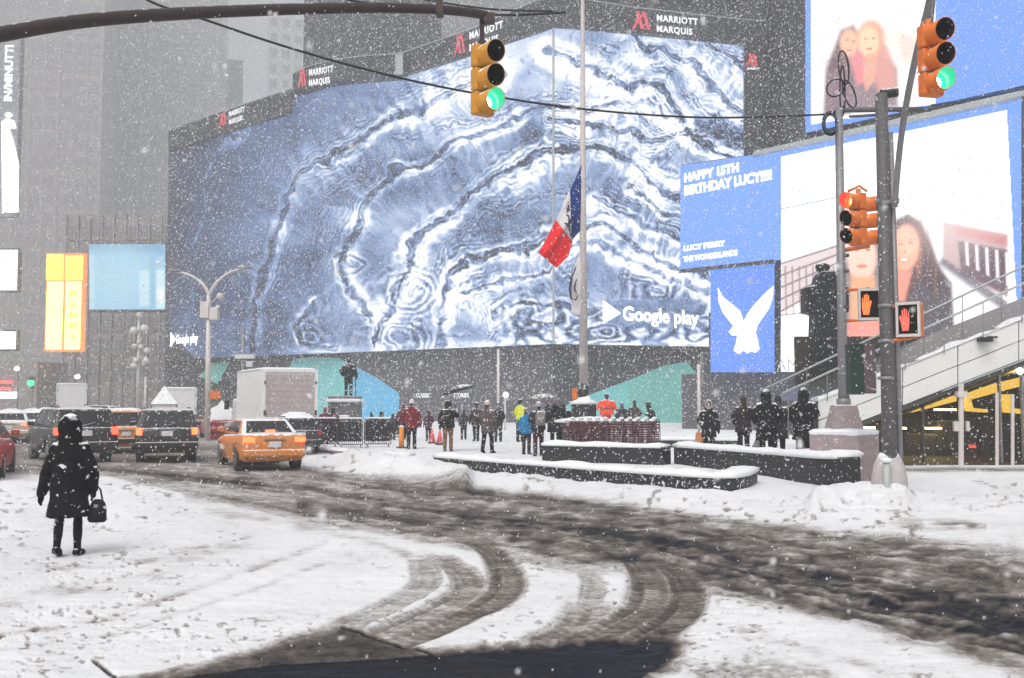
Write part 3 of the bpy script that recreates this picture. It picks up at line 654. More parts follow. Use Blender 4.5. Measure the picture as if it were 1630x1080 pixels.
screen_grid('screen', bp_(1083, 264), bp_(1083, 429), bp_(1243, 240), bp_(1243, 414), 60, 60, paint_bill, bill, ad, ab)
screen_grid('screen', bp_(1243, 240), bp_(1243, 592), bp_(1626, 157), bp_(1626, 592), 330, 300, paint_bill, bill, ad, ab)
screen_grid('screen', bp_(1131, 431, .02), bp_(1131, 593, .02), bp_(1233, 415, .02), bp_(1233, 593, .02), 60, 80, lambda a, b_: Canvas(a, b_, (92, 142, 240)).c, bill, ad, ab)
b = MB()
wq = lambda pts, o: [bp_(x, y, o)-ab for x, y in pts]
b.prism(wq([(1083, 430), (1243, 415), (1243, 595), (1630, 595), (1630, 157), (1243, 239), (1083, 263)], -.1), (0.3, 1.2, 0)); b.build('cabinet', M['facade_dark'], ad)
b = MB(); b.prism(wq([(1083, 429), (1232, 413), (1232, 419), (1083, 434)], .25), (0, .4, 0)); b.build('ledge', M['frame'], ad)
b = MB(); b.prism(wq([(1200, 241), (1630, 143), (1630, 152), (1200, 247)], .6), (.2, 1.4, 0)); b.build('top_ledge', M['trim'], ad)
tx = (bp_(1240, 280)-bp_(1090, 310)); tdir = Vector((tx.x, tx.y, 0)); M['ad_white'] = emit('lit_white_billboard_text', (1, 1, 1), 1.7)
def adtext(s_, x_, y_, hp, wpx, bold=.05):
    sz = (bp_(x_, y_-hp)-bp_(x_, y_)).length/.70; o = text_mesh('lettering', s_, sz, M['ad_white'], ad, bp_(x_, y_, .12)-ab, tdir, (0, 0, 1), bold=sz*bold)
    xs = [v.co for v in o.data.vertices]; dd = tdir.normalized(); o0 = bp_(x_, y_, .12)-ab; ext = max((c-o0).dot(dd) for c in xs)
    want = (bp_(x_+wpx, y_)-bp_(x_, y_)).length; k = want/ext
    for v in o.data.vertices:
        r = v.co-o0; a = r.dot(dd); v.co = o0+dd*a*k+(r-dd*a)
adtext('HAPPY 15TH', 1089, 290, 13, 86); adtext('BIRTHDAY LUCY!!!!', 1089, 311, 14, 138)
adtext('LUCY PERRY', 1088, 400, 8, 66); adtext('THE WONDERLANDS', 1088, 417, 8, 85)
b = MB(); eagle = [(1143, 458), (1150, 472), (1163, 483), (1178, 495), (1184, 512), (1190, 500), (1202, 484), (1217, 468), (1232, 455), (1230, 475), (1224, 492), (1214, 506), (1206, 518), (1203, 530), (1207, 545), (1209, 556), (1202, 562), (1196, 559), (1190, 563), (1184, 558), (1176, 564), (1168, 558), (1172, 546), (1174, 534), (1165, 534), (1160, 528), (1168, 520), (1162, 512), (1151, 498), (1144, 480)]
b.prism(wq(eagle, .18), (0, .06, 0)); b.build('bird_emblem', M['ad_white'], ad)
M['soft_grey'] = emit('grey_outline_text', (.42, .42, .48), 1.0)
o_ = bp_(1236, 592, .2)-ab; text_mesh('lettering', 'AMERICAN EAGLE', 1.05, M['soft_grey'], ad, o_, tdir, (0, 0, 1), bold=-.01, squeeze=.95)
# upper screen
up_p = plane_pt((X_at(1282, 58), 58), (X_at(1700, 46.5), 46.5))
def paint_up(px, py):
    c = Canvas(px, py, (108, 156, 250)); m_ = (px > 1291) & (px < 1489) & (py < 199-(px-1291)*.17)
    L = Canvas(px, py, (255, 255, 255)); L.c *= 1.1
    L.line([(1293, 110), (1330, 92)], 1.5, (205, 200, 210), .7); L.ell(1420, 70, 40, 40, (255, 225, 205), .9, .6); L.poly([(1430, 50), (1466, 60), (1462, 100), (1435, 98)], (250, 215, 205), 6, .7)
    L.poly([(1328, 75), (1338, 48), (1358, 40), (1372, 60), (1352, 180), (1312, 182), (1314, 110)], (116, 84, 90), 6, 1)
    L.poly([(1350, 95), (1400, 85), (1428, 110), (1430, 170), (1312, 186), (1318, 120)], (138, 110, 120), 6, .95)
    L.poly([(1395, 60), (1412, 75), (1425, 105), (1428, 145), (1400, 155), (1385, 100)], (228, 160, 150), 6, .95)
    L.poly([(1350, 85), (1376, 80), (1380, 130), (1364, 136)], (240, 140, 145), 5, .95)
    L.ell(1386, 60, 22, 28, (246, 170, 140), .3, 1); L.ell(1383, 66, 16, 24, (255, 216, 178), .3, 1); L.ell(1352, 68, 15, 22, (255, 196, 164), .3, 1)
    L.poly([(1376, 88), (1396, 84), (1392, 130), (1378, 145), (1374, 120)], (252, 178, 150), 4, .9)
    for x_, y_ in ((1378, 62), (1391, 61), (1349, 64), (1359, 66)): L.ell(x_, y_, 2.6, 1.5, (150, 90, 80), .4, .7)
    L.ell(1384, 78, 5, 1.8, (210, 100, 95), .4, .8); L.ell(1352, 80, 4.5, 1.6, (210, 100, 95), .4, .8)
    c.c[m_] = L.c[m_]; return c.c
ub = thing('billboard', 'upper birthday screen above the long ledge showing an embracing pair', 'billboard', (up_p(1282, 640).x, up_p(1282, 640).y, 0)); uo = Vector(ub.location)
screen_grid('screen', up_p(1282, -60), up_p(1282, 212), up_p(1640, -60), up_p(1640, 134), 250, 190, paint_up, bill, ub, uo)
b = MB(); b.prism([up_p(x, y, -.1)-uo for x, y in ((1281, -62), (1281, 214), (1642, 136), (1642, -62))], (.3, 1.2, 0)); b.build('cabinet', M['facade_dark'], ub)
for x_ in (1330, 1480, 1600):
    b = MB(); b.box((up_p(x_, 600).x-uo.x+.3, up_p(x_, 600).y+2.3-uo.y, up_p(x_, 100).z/2), (.6, .6, up_p(x_, 100).z)); b.build('support_column', M['facade_dark'], ub)
for x_ in (1140, 1330, 1500):
    b = MB(); q = bp_(x_, 600, -2); b.box((q.x-ab.x, q.y-ab.y, q.z/2+2), (.7, .7, q.z+4)); b.build('support_column', M['facade_dark'], ad)
b = MB(); q0, q1 = bp_(1085, 600, -1.5), bp_(1640, 600, -1.5)
b.prism([(q0.x-ab.x, q0.y-ab.y, -.3), (q1.x-ab.x, q1.y-ab.y, -.3), (q1.x-ab.x, q1.y-ab.y, 3.6), (q0.x-ab.x, q0.y-ab.y, 3.6)], (.5, 2, 0)); b.build('base_wall', M['hoard'], ad)

# ================================================================ LEFT HAND SCREENS AND SIGNS
M['yel_on'] = emit('yellow_sign_light', (1, .50, .05), 3); M['yel_hot'] = emit('pale_yellow_sign_light', (1, .62, .10), 7); M['amber_txt'] = emit('amber_sign_text', (1, .48, .04), 2.2)
def flatquad(mb, p0, p1, Y, off=(0, 0, 0), mi=0, th=.15):
    a = W(p0[0], p1[1], Y)-Vector(off); b2 = W(p1[0], p0[1], Y)-Vector(off)
    mb.box(((a.x+b2.x)/2, a.y+th/2, (a.z+b2.z)/2), (abs(b2.x-a.x), th, abs(b2.z-a.z)), mi)
YS = 124.0
t = thing('advertising_sign', 'glowing yellow two column vertical sign at left beyond the cars', 'sign', (X_at(100, YS), YS, 0)); to = Vector(t.location)
M['orange_halo'] = emit('orange_sign_halo', (1, .30, .04), 1.1)
b = MB(); flatquad(b, (70, 403), (134, 560), YS+.8, to, th=1.0); b.build('cabinet', M['orange_halo'], t)  # cabinet made emissive as an orange halo round the yellow panels
for q0, q1, m_ in (((73, 405), (100, 446), 'yel_on'), ((103, 407), (131, 446), 'yel_on'), ((72, 449), (99, 556), 'yel_hot'), ((102, 449), (128, 556), 'yel_hot')):
    b = MB(); flatquad(b, q0, q1, YS+.5, to, th=.3); b.build('light_panel', M[m_], t)
for k, s_ in enumerate('MAMMA'):
    o = W(110, 473+k*17, YS+.35)-to; text_mesh('lettering', s_, 1.25, M['amber_txt'], t, o, (1, 0, 0), (0, 0, 1), bold=.02)
for k, s_ in enumerate(''):
    o = W(81, 473+k*17, YS+.35)-to; text_mesh('lettering', s_, 1.1, M['yel_on'], t, o, (1, 0, 0), (0, 0, 1), bold=.02)
for x_ in (75, 105):
    for k in range(3):
        o = W(x_, 420+k*11, YS+.35)-to; text_mesh('lettering', 'SHOW', .75, M['amber_txt'], t, o, (1, 0, 0), (0, 0, 1), bold=.02, squeeze=.85)
def paint_lb(px, py):
    c = Canvas(px, py, (150, 205, 235)); c.poly([(143, 385), (262, 385), (262, 405), (143, 400)], (110, 165, 205), 8, .9); c.ell(190, 440, 45, 45, (172, 220, 243), .8, .8)
    c.poly([(222, 430), (238, 430), (238, 488), (222, 488)], (205, 240, 250), 3, .9); c.poly([(248, 430), (262, 430), (262, 492), (248, 492)], (215, 245, 252), 3, .9); c.poly([(239, 410), (247, 410), (247, 492), (239, 492)], (125, 190, 225), 3, .8)
    c.ell(256, 470, 6, 12, (255, 255, 255), .6, 1); c.line([(146, 410), (146, 490)], 7, (190, 230, 245), .8); return c.c
t = thing('advertising_screen', 'pale blue screen left of the wave screen on a dark block', 'screen', (X_at(200, 126), 126, 0)); to = Vector(t.location)
screen_grid('screen', W(142, 389, 125), W(142, 493, 125), W(263, 389, 125), W(263, 493, 125), 60, 50, paint_lb, attr_screen('pale_blue_screen_light', 1.0), t, to)
b = MB(); flatquad(b, (141, 387), (264, 495), 125.1, to, th=2.5); b.build('cabinet', M['frame'], t)
M['wht_scr'] = emit('white_screen_light', (.93, .96, 1), 1.8)
t = thing('advertising_screen', 'white bottle shaped glow screen at left edge under the vertical letters', 'screen', (X_at(12, 120), 120, 0)); to = Vector(t.location)
b = MB(); flatquad(b, (-40, 60), (33, 345), 120.5, to, th=1); b.build('cabinet', M['tower1'], t)
b = MB(); b.prism([W(x, y, 120.2)-to for x, y in ((6, 338), (28, 338), (29, 260), (20, 222), (14, 205), (25, 204), (22, 192), (10, 188), (2, 194), (3, 340))], (0, .2, 0)); b.build('bottle_shape', M['wht_scr'], t)
b = MB(); b.prism([W(13+6*math.cos(a), 183+4*math.sin(a), 120.2)-to for a in [k*math.pi/5 for k in range(10)]], (0, .2, 0)); b.build('bottle_cap', M['wht_scr'], t)
text_mesh('lettering', 'IN/MINUTTI', 1.35, M['wht_scr'], t, W(18, 162, 120.2)-to, (0, 0, 1), (-1, 0, 0), bold=.04)
for lab, q0, q1 in (('bright white square screen at left edge beside the yellow sign', (-40, 398), (27, 462)), ('low white screen at left edge below the square white one', (-40, 528), (24, 556))):
    t = thing('advertising_screen', lab, 'screen', (X_at(0, 122), 122, 0)); to = Vector(t.location)
    b = MB(); flatquad(b, (q0[0]-2, q0[1]-3), (q1[0]+2, q1[1]+3), 122.5, to, th=1); b.build('cabinet', M['frame'], t)
    b = MB(); flatquad(b, q0, q1, 122.2, to, th=.25); b.build('light_panel', M['wht_scr'], t)
M['shop_red'] = emit('red_shop_sign', (1, .12, .1), 1.6)
t = thing('shop_front', 'blurred shop front with red and white signs at far left edge', 'shop', (X_at(0, 120), 120, 0)); to = Vector(t.location)
b = MB(); flatquad(b, (-200, 575), (60, 665), 121, to, th=8); b.build('wall', M['tower2'], t)
for q0, q1, m_ in (((-20, 606), (18, 611), 'shop_red'), ((-20, 617), (16, 621), 'shop_red'), ((-20, 624), (26, 635), 'wht_scr')):
    b = MB(); flatquad(b, q0, q1, 120.5, to, th=.4); b.build('sign_panel', M[m_], t)

for lab, x_, y_, m_, r_ in (('tiny white lamp glowing far off above the green light at left', 27, 587, 'wht_scr', .3), ('tiny white lamp glowing far off right of the yellow sign base', 123, 600, 'wht_scr', .3), ('small pinkish lit sign low over the far traffic', 112, 648, 'shop_red', .3)):
    p_ = W(x_, y_, 118); t = thing('street_light', lab, 'light', p_); b = MB(); b.ball((0, 0, 0), (r_*1.3, .2, r_), 10); b.build('lamp', M[m_], t, smooth=True); b = MB(); b.box((0, .35, 0), (r_*1.6, .5, r_*1.4)); b.build('lamp_box', M['frame'], t)
    b = MB(); b.tube([(0, .35, 0), (0, .35, -p_.z)], .07, 6); b.build('pole', M['frame'], t)
# ================================================================ STAIR PAVILION (right)
M['panel_white'] = mat('pale_stair_panel', (.70, .71, .69), .45, var=.04, vscale=1.5)
M['soffit'] = mat('dark_edge_trim', (.05, .048, .045), .4, var=.2)
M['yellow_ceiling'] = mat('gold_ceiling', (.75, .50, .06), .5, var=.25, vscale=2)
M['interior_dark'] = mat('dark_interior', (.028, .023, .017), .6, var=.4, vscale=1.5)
M['strip_light'] = emit('warm_strip_light', (1, .70, .25), 26); M['lamp_white'] = emit('white_lamp', (1, .93, .8), 22); M['gold_light'] = emit('gold_panel_and_ceiling_glow', (1, .62, .09), 1.5)
M['tiny_red'] = emit('tiny_red_light', (1, .05, .05), 3)
def pane_mat():
    m = bpy.data.materials.new('clear_pane'); m.use_nodes = True; n = m.node_tree.nodes; l = m.node_tree.links; n.remove(n['Principled BSDF'])
    t = n.new('ShaderNodeBsdfTransparent'); t.inputs[0].default_value = (.75, .74, .70, 1); g = n.new('ShaderNodeBsdfGlossy'); g.inputs['Roughness'].default_value = .06; g.inputs[0].default_value = (.8, .8, .8, 1)
    f = n.new('ShaderNodeFresnel'); f.inputs[0].default_value = 1.3; mx = n.new('ShaderNodeMixShader')
    l.new(f.outputs[0], mx.inputs[0]); l.new(t.outputs[0], mx.inputs[1]); l.new(g.outputs[0], mx.inputs[2]); l.new(mx.outputs[0], n['Material Output'].inputs[0]); return m
M['pane'] = pane_mat()
YP = 27.0
pav = thing('stair_pavilion', 'white panelled stair rising to the right over a glass hall lit yellow', 'pavilion', W(1500, 748, YP)); po = Vector(pav.location)
def Q(x, y, d=0): return W(x, y, YP+d)-po
top = lambda x: 583-(x-1437)*.40; mid = lambda x: 617-(x-1437)*.394; bot = lambda x: 646-(x-1437)*.384
cols_ = [1302, 1352, 1437, 1525, 1622, 1720, 1830, 1960]
for x0, x1 in zip(cols_[:-1], cols_[1:]):
    for f0, f1 in ((top, mid), (mid, bot)):
        b = MB(); b.prism([Q(x0+.8, f1(x0)-.7), Q(x1-.8, f1(x1)-.7), Q(x1-.8, f0(x1)+.7), Q(x0+.8, f0(x0)+.7)], (0, .06, 0)); b.build('panel', M['panel_white'], pav, bevel=.008)
b = MB(); P = [Q(1302, bot(1302)), Q(1960, bot(1960)), Q(1960, top(1960)+1), Q(1302, top(1302)+1)]; b.prism([p+Vector((0, .065, 0)) for p in P], (0, 5.6, 0)); b.build('stair_body', M['soffit'], pav)
b = MB(); b.prism([Q(1362, bot(1362)+1), Q(1960, bot(1960)+1), Q(1960, bot(1960)+12), Q(1362, bot(1362)+8)], (0, .12, 0)); b.build('edge_trim', M['soffit'], pav)
b = MB(); b.tube([Q(1500, bot(1500)+1.5, -.05), Q(1960, bot(1960)+1.5, -.05)], .02, 6); b.build('bright_edge', M['trim'], pav)
# snow lying on the flank's top edge
b = MB(); pts = [(x, top(x)-1-2.2*math.sin(x/17)-1.5*math.sin(x/7.3)) for x in range(1302, 1961, 7)]
b.prism([Q(x, y, -.03) for x, y in pts]+[Q(1960, top(1960)+2, -.03), Q(1302, top(1302)+2, -.03)], (0, .5, 0)); b.build('snow_ridge', M['snow'], pav)
# treads behind the flank
b = MB()
for k in range(26):
    x0 = 1302+k*25; p = Q(x0, top(x0)+2); p2 = Q(x0+25, top(x0)+2)
    b.add([p+Vector((0, .3, -.02)), p2+Vector((0, .3, -.02)), p2+Vector((0, 5.4, -.02)), p+Vector((0, 5.4, -.02)), p2+Vector((0, .3, .16)), p2+Vector((0, 5.4, .16))], [(0, 1, 2, 3), (1, 4, 5, 2)])
tag(b.build('tread', M['snow'], pav), kind='stuff')
# hall
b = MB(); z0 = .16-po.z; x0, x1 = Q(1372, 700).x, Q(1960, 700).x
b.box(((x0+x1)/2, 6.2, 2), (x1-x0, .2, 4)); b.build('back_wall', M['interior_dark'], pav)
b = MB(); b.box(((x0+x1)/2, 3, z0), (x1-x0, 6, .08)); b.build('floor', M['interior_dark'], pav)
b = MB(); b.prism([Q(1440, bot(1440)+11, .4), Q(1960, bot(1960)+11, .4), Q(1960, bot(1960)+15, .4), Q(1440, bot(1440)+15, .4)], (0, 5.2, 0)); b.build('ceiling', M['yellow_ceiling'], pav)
for P in ([(1437, 651), (1468, 651)], [(1488, 652), (1521, 653)], [(1372, 681), (1392, 681)], [(1424, 682), (1442, 682)], [(1470, 682), (1498, 682)]):
    b = MB(); a, c = Q(*P[0], 3.5), Q(*P[1], 3.5); b.box((a+c)/2, ((c-a).length, .12, .05)); b.build('strip_light', M['strip_light'], pav)
for P in ([(1442, 654), (1523, 630), (1523, 639), (1452, 657)], [(1538, 630), (1590, 611), (1700, 585), (1700, 604), (1640, 612), (1598, 622), (1548, 636)], [(1538, 632), (1545, 632), (1550, 650), (1573, 652), (1573, 657), (1546, 655)], [(1604, 628), (1610, 628), (1614, 650), (1640, 654), (1640, 660), (1606, 657)]):
    b = MB(); b.prism([Q(x, y, 2.2) for x, y in P], (0, .4, 0)); b.build('light_panel', M['gold_light'], pav)  # first two shapes glow in place of lamplight on the gold ceiling
b = MB(); b.ball(Q(1624, 591, .2), .09); b.build('lamp', M['lamp_white'], pav, smooth=True)
for x_, y_, w_ in ((1548, 711, .16), (1592, 717, .07)):
    b = MB(); b.box(Q(x_, y_, 1.5), (w_, .1, .08)); b.build('exit_light', M['tiny_red'], pav)
for x_, w_, h_ in ((1400, .5, 1.3), (1462, .9, 1.0), (1502, .6, 1.4), (1565, 1.1, 1.5), (1660, 1.2, 1.4)):
    b = MB(); b.box(Q(x_, 742, 4.0)+Vector((0, 0, h_/2)), (w_, .6, h_)); b.build('counter', M['hoard_dark'], pav, bevel=.03)
mx_ = [1372, 1420, 1470, 1531, 1592, 1628, 1690, 1760, 1850, 1955]
for a, c in zip(mx_[:-1], mx_[1:]):
    b = MB(); b.prism([Q(a+2, 746, .25), Q(c-2, 746, .25), Q(c-2, bot(c)+11, .25), Q(a+2, bot(a)+9, .25)], (0, .02, 0)); b.build('pane', M['pane'], pav)
for i, x_ in enumerate(mx_):
    b = MB(); a = Q(x_, 748, .2); c = Q(x_, bot(x_)+9, .2); b.box((a+c)/2, (.05, .12, c.z-a.z)); b.build('mullion', M['pole'] if i > 3 else M['soffit'], pav)
for x_, t_ in ((1530, 622), (1587, 625), (1612, 628)):
    b = MB(); a = Q(x_, 746, -.25); b.tube([a, Q(x_, t_ if x_ > 1540 else 612, -.25)], .07 if x_ == 1530 else .045, 10)
    if x_ == 1530: b.box(Q(1530, 628, -.25), (.26, .2, .16)); b.box(Q(1522, 679, -.25), (.14, .1, .26)); b.box(Q(1540, 679, -.25), (.08, .1, .26))
    b.build('post', M['white_pole'], pav, smooth=False)
b = MB(); b.box(Q(1568, 541, -.2), (.3, .3, .12)); b.box(Q(1580, 537, -.1), (.26, .08, .05)); b.build('floodlight', M['black'], pav)
b = MB(); b.prism([Q(1372, 750, -.5), Q(1960, 764, -.5), Q(1960, 750, -.5), Q(1372, 744, -.5)], (0, .9, 0)); b.build('sill_kerb', M['pink_granite'], pav, bevel=.03)
b = MB(); pts = [(x, 746+(x-1372)*.012-1.6*abs(math.sin(x/11))-1.3*math.sin(x/5.)) for x in range(1372, 1960, 4)]
b.prism([Q(x, y, -.56) for x, y in pts]+[Q(1960, 757, -.56), Q(1372, 749, -.56)], (0, .5, 0)); b.build('snow_ridge', M['snow'], pav)
# guard rails
for (xa, ya), (xb, yb), d in (((1212, 622), (1960, 268), 1.5), ((1245, 627), (1960, 300), -.05)):
    b = MB(); b.tube([Q(xa, ya, d), Q(xb, yb, d)], .032, 8); b.build('handrail', M['trim'], pav, smooth=True)
    b = MB(); s_ = (yb-ya)/(xb-xa)
    for x_ in range(int(xa)+10, 1960, 62): b.tube([Q(x_, ya+s_*(x_-xa), d), Q(x_, max(top(x_), 560 if x_ < 1300 else 0)+8 if x_ > 1300 else 700, d)], .014, 6)
    tag(b.build('baluster', M['pole'], pav), kind='stuff')

# ================================================================ LOW GRANITE WALLS OF THE PLAZA
def low_wall(label, P, h0, h1, thick, m, capth=.075):
    """P: base points (px, py); extruded back; snow cap on top"""
    pts = smooth_line([tuple(G(x, y, .02)) for x, y in P], 5); o0 = Vector(pts[0]); t = thing('granite_wall', label, 'low wall', o0)
    n = len(pts); b = MB(); c = MB(); vs = []; cv = []
    for i, p in enumerate(pts):
        p = Vector(p)-o0; k = i/(n-1); h = h0+(h1-h0)*k; q0, q1 = Vector(pts[max(i-1, 0)]), Vector(pts[min(i+1, n-1)]); d = (q1-q0).normalized(); nn = Vector((-d.y, d.x, 0)); nn = nn if nn.y > 0 else -nn
        vs += [p+Vector((0, 0, -.2)), p+Vector((0, 0, h)), p+nn*thick+Vector((0, 0, h)), p+nn*thick+Vector((0, 0, -.2))]
        j = .02*math.sin(i*1.7)+.02*math.sin(i*.63)+random.uniform(-.025, .025)
        cv += [p-nn*(.05+j*.5)+Vector((0, 0, h-.035)), p-nn*(.055+j*.5)+Vector((0, 0, h+capth*.5)), p+nn*.06+Vector((0, 0, h+capth+j)), p+nn*(thick*.6)+Vector((0, 0, h+capth*1.15+j)), p+nn*(thick+.04)+Vector((0, 0, h+capth*.6)), p+nn*(thick+.03)+Vector((0, 0, h-.03))]
    for v_, m_, k_, nm in ((vs, m, 4, 'stone_course'), (cv, M['snow'], 6, 'snow_cap')):
        f = [(i*k_+a, i*k_+(a+1) % k_, (i+1)*k_+(a+1) % k_, (i+1)*k_+a) for i in range(n-1) for a in range(k_)]+[tuple(range(k_)), tuple((n-1)*k_+a for a in range(k_))]
        bb = MB(); bb.add(v_, f); bb.build(nm, m_, t, smooth=(nm == 'snow_cap'))
    return t
low_wall('long curved dark granite kerb wall with snow cap nearest the road', [(690, 748), (760, 756), (850, 765), (950, 775), (1050, 784), (1120, 790), (1165, 791), (1192, 786), (1206, 777)], .37, .40, .50, M['granite'])
low_wall('straight dark granite bench wall with snow cap behind the curved one', [(863, 741), (960, 745), (1052, 749)], .60, .62, .6, M['granite2'])
low_wall('tall black granite wall running right to the pink stone step', [(1073, 746), (1150, 757), (1240, 771), (1300, 782), (1334, 787)], .62, .73, .55, M['granite2'], .085)
low_wall('short far stone ledge with snow behind the hooded person', [(1040, 718), (1110, 718), (1180, 719)], .42, .42, .6, M['granite2'], .09)
low_wall('low broken grey kerb half buried in snow near the orange post', [(500, 722), (560, 727), (640, 733)], .18, .16, .5, M['concrete'], .05)

# ================================================================ POLES, SIGNALS, LAMPS
def ring_tube(b, c, r, ln, r2, mi_out, mi_in, n=20, axis=-1):
    """open tunnel along local -Y from c"""
    vs = []; ys = [0, -ln]
    for (rr, yy) in ((r, 0), (r, -ln), (r2, -ln), (r2, 0)):
        for k in range(n): a = 2*math.pi*k/n; vs.append((c[0]+rr*math.cos(a), c[1]+yy-(.04*math.sin(a)*(yy < 0)), c[2]+rr*math.sin(a)))
    f = lambda i: [(i*n+k, i*n+(k+1) % n, (i+1)*n+(k+1) % n, (i+1)*n+k) for k in range(n)]
    b.add(vs, f(0)+f(1), mi_out); o = len(b.v)-4*n; b.f += [tuple(q+o for q in g) for g in f(2)]; b.m += [mi_in]*n
def signal(label, loc, rz, body, lit, litm, visor_in=None, group='three lens traffic signals', hang=0):
    t = thing('traffic_signal', label, 'traffic light', loc, rz, group)
    for k, z in enumerate((.355, 0, -.355)):
        b = MB(); b.box((0, 0, z), (.33, .17, .335)); b.build('signal_housing', M[body], t, bevel=.03)
        b = MB(); b.tube([(0, -.09, z), (0, -.115, z)], .145, 20); b.build('lens', M[litm] if k == lit else M['lens_off'], t)
        b = MB(); ring_tube(b, (0, -.085, z), .16, .27, .15, 0, 1); b.build('visor', [M[body], {'green_on': M['green_dim'], 'red_on': M['red_dim']}.get(litm, M['visor_in']) if k == lit else M['visor_in']], t, smooth=True)  # inside of the lit visor is emissive, standing for lens light falling on it
        if k == lit and litm in ('green_on', 'red_on'): b = MB(); b.ball((0, -.118, z), (.085, .02, .085), 14); b.build('lamp_core', M['green_core' if litm == 'green_on' else 'red_core'], t, smooth=True)
    b = MB(); b.box((0, .09, 0), (.2, .04, 1.0)); b.tube([(0, .02, .52), (0, .02, .62)], .05, 10); b.build('bracket', M['arm'] if hang else M[body], t)
    if hang: b = MB(); b.tube([(0, .02, .6), (0, .02, .6+hang)], .035, 10); b.build('hanger', M['arm'], t)
    return t
s1 = W(768, 129, 14.4); signal('black visored signal with green lit hanging from the brown mast arm', s1, R(35), 'yellow', 2, 'green_on', hang=.42)
s2 = W(1481, 98, 14.2); signal('large orange signal at upper right with green lens facing right', s2, R(12), 'orange', 2, 'green_on')
signal('small orange signal with red lit on the left pole above the walk signs', W(1366, 350, 19.7), R(-60), 'orange', 0, 'red_on')
signal('small orange signal with dim green lens right of the red one', W(1371, 353, 20.9), R(60), 'orange', 2, 'green_dim')
# mast arm and its pole outside the frame
t = thing('mast_arm_pole', 'brown curved mast arm crossing the upper left holding the green signal', 'signal pole', (-9.3, 8.2, 0)); o0 = Vector(t.location)
pts = [Vector((-9.3, 8.2, 3.2)), Vector((-9.1, 8.3, 4.6)), W(-160, 88, 9.6), W(0, 55, 10.4), W(150, 32, 11.2), W(350, 19, 12.3), W(560, 13, 13.3), W(690, 15, 13.9), W(770, 24, 14.35), W(780, 34, 14.4)]
pts = smooth_line([tuple(p) for p in pts], 6); b = MB(); n_ = len(pts)
b.tube([Vector(p)-o0 for p in pts], [.095-.033*i/n_ for i in range(n_)], 12); b.build('arm', M['arm'], t, smooth=True)
b = MB(); b.tube([(0, 0, -.1), (0, 0, 6.5)], [.14, .10], 14); b.box((0, 0, .3), (.5, .5, .7), taper=.8); b.build('pole', M['arm'], t)
for q_, d_ in ((W(778, 30, 14.4), (.18, .18, .12)), (W(700, 14, 13.95), (.1, .2, .2))): b = MB(); b.box(q_-o0, d_); b.build('clamp', M['arm'], t)
# stone base with left pole
t = thing('stone_plinth', 'snow topped pinkish granite block under the left signal pole', 'stone base', (X_at(1343, 21.3), 21.3, .1)); o0 = Vector(t.location)
b = MB(); b.box((0, .05, .52), (1.08, 1.08, 1.1), rz=R(48)); b.build('stone_block', M['pink_granite'], t, bevel=.02)
b = MB(); b.loft([(0, .05, 1.06, .75, .75), (0, .05, 1.12, .77, .77), (0, .05, 1.17, .68, .68), (0, .05, 1.19, .3, .3)], 4, pw=2); sn = b.build('snow_cap', M['snow'], t); sn.rotation_euler.z = R(3)
b = MB(); b.box((-.22, -.62, .3), (.62, .5, .72), rz=R(30)); b.build('stone_step', M['pink_granite'], t, bevel=.03)
b = MB(); b.loft([(-.22, -.62, .66, .34, .30), (-.22, -.62, .70, .35, .31), (-.22, -.62, .76, .25, .2)], 12, pw=4); b.build('snow_cap', M['snow'], t, smooth=True)
PX, PY_ = o0.x, o0.y+.05
t = thing('signal_pole', 'left grey signal pole standing on the stone block by the granite walls', 'signal pole', (PX, PY_, o0.z+1.07)); o0 = Vector(t.location)
b = MB(); b.add([(-.36, -.3, 0), (.36, -.3, 0), (.36, .3, 0), (-.36, .3, 0), (-.22, -.2, .62), (.22, -.2, .62), (.22, .2, .62), (-.22, .2, .62)], [(0, 1, 2, 3), (4, 5, 6, 7), (0, 1, 5, 4), (1, 2, 6, 5), (2, 3, 7, 6), (3, 0, 4, 7)]); b.build('base_cover', M['pink_granite'], t, bevel=.02)
topz = W(1345, 172, PY_).z-o0.z
b = MB(); b.tube([(0, 0, .3), (0.0, 0, 2.2), (.03, 0, topz)], [.115, .095, .085], 14); b.build('pole', M['pole'], t, smooth=True)
for z_, z2_, r_ in ((.6, .75, .15), (1.25, 1.30, .12)): b = MB(); b.tube([(0, 0, z_), (0, 0, z2_)], r_, 14); b.build('collar', M['pole'], t, smooth=True)
b = MB(); a = Vector((.03, 0, topz-.05)); c = W(1482, 174, PY_)-o0; b.tube([a, c], .055, 10); b.tube([W(1352, 186, PY_)-o0, W(1410, 182, PY_)-o0], .03, 8); b.build('cross_pipe', M['pole_dark'], t, smooth=True)
b = MB()
for cx, cy_, rx, rz_, th in ((1343, 108, 8, 27, .1), (1330, 140, 14, 14, -.2), (1352, 150, 9, 22, .3), (1341, 145, 4, 40, 0)):
    b.tube([W(cx+rx*math.cos(a)+th*rz_*math.sin(a), cy_+rz_*math.sin(a), PY_+.05*math.sin(2*a))-o0 for a in [k*math.pi/10 for k in range(21)]], .018, 6)
b.build('cable_loop', M['wire'], t, smooth=True)
b = MB()
for k in range(6):
    b.tube([W(1322+(9+k*.8)*math.cos(a), 197+(14+k)*math.sin(a), PY_-.1+.03*k)-o0 for a in [j*math.pi/10 for j in range(21)]], .016, 6)
b.tube([W(1322, 183, PY_)-o0, W(1335, 172, PY_)-o0, W(1346, 170, PY_)-o0], .02, 6); b.build('cable_coil', M['wire'], t, smooth=True)
b = MB(); b.tube([W(1322+11*math.cos(a), 197+15*math.sin(a), PY_-.2)-o0 for a in [j*math.pi/10 for j in range(21)]], .012, 6); b.build('cable_coil', M['blue_wire'], t, smooth=True)
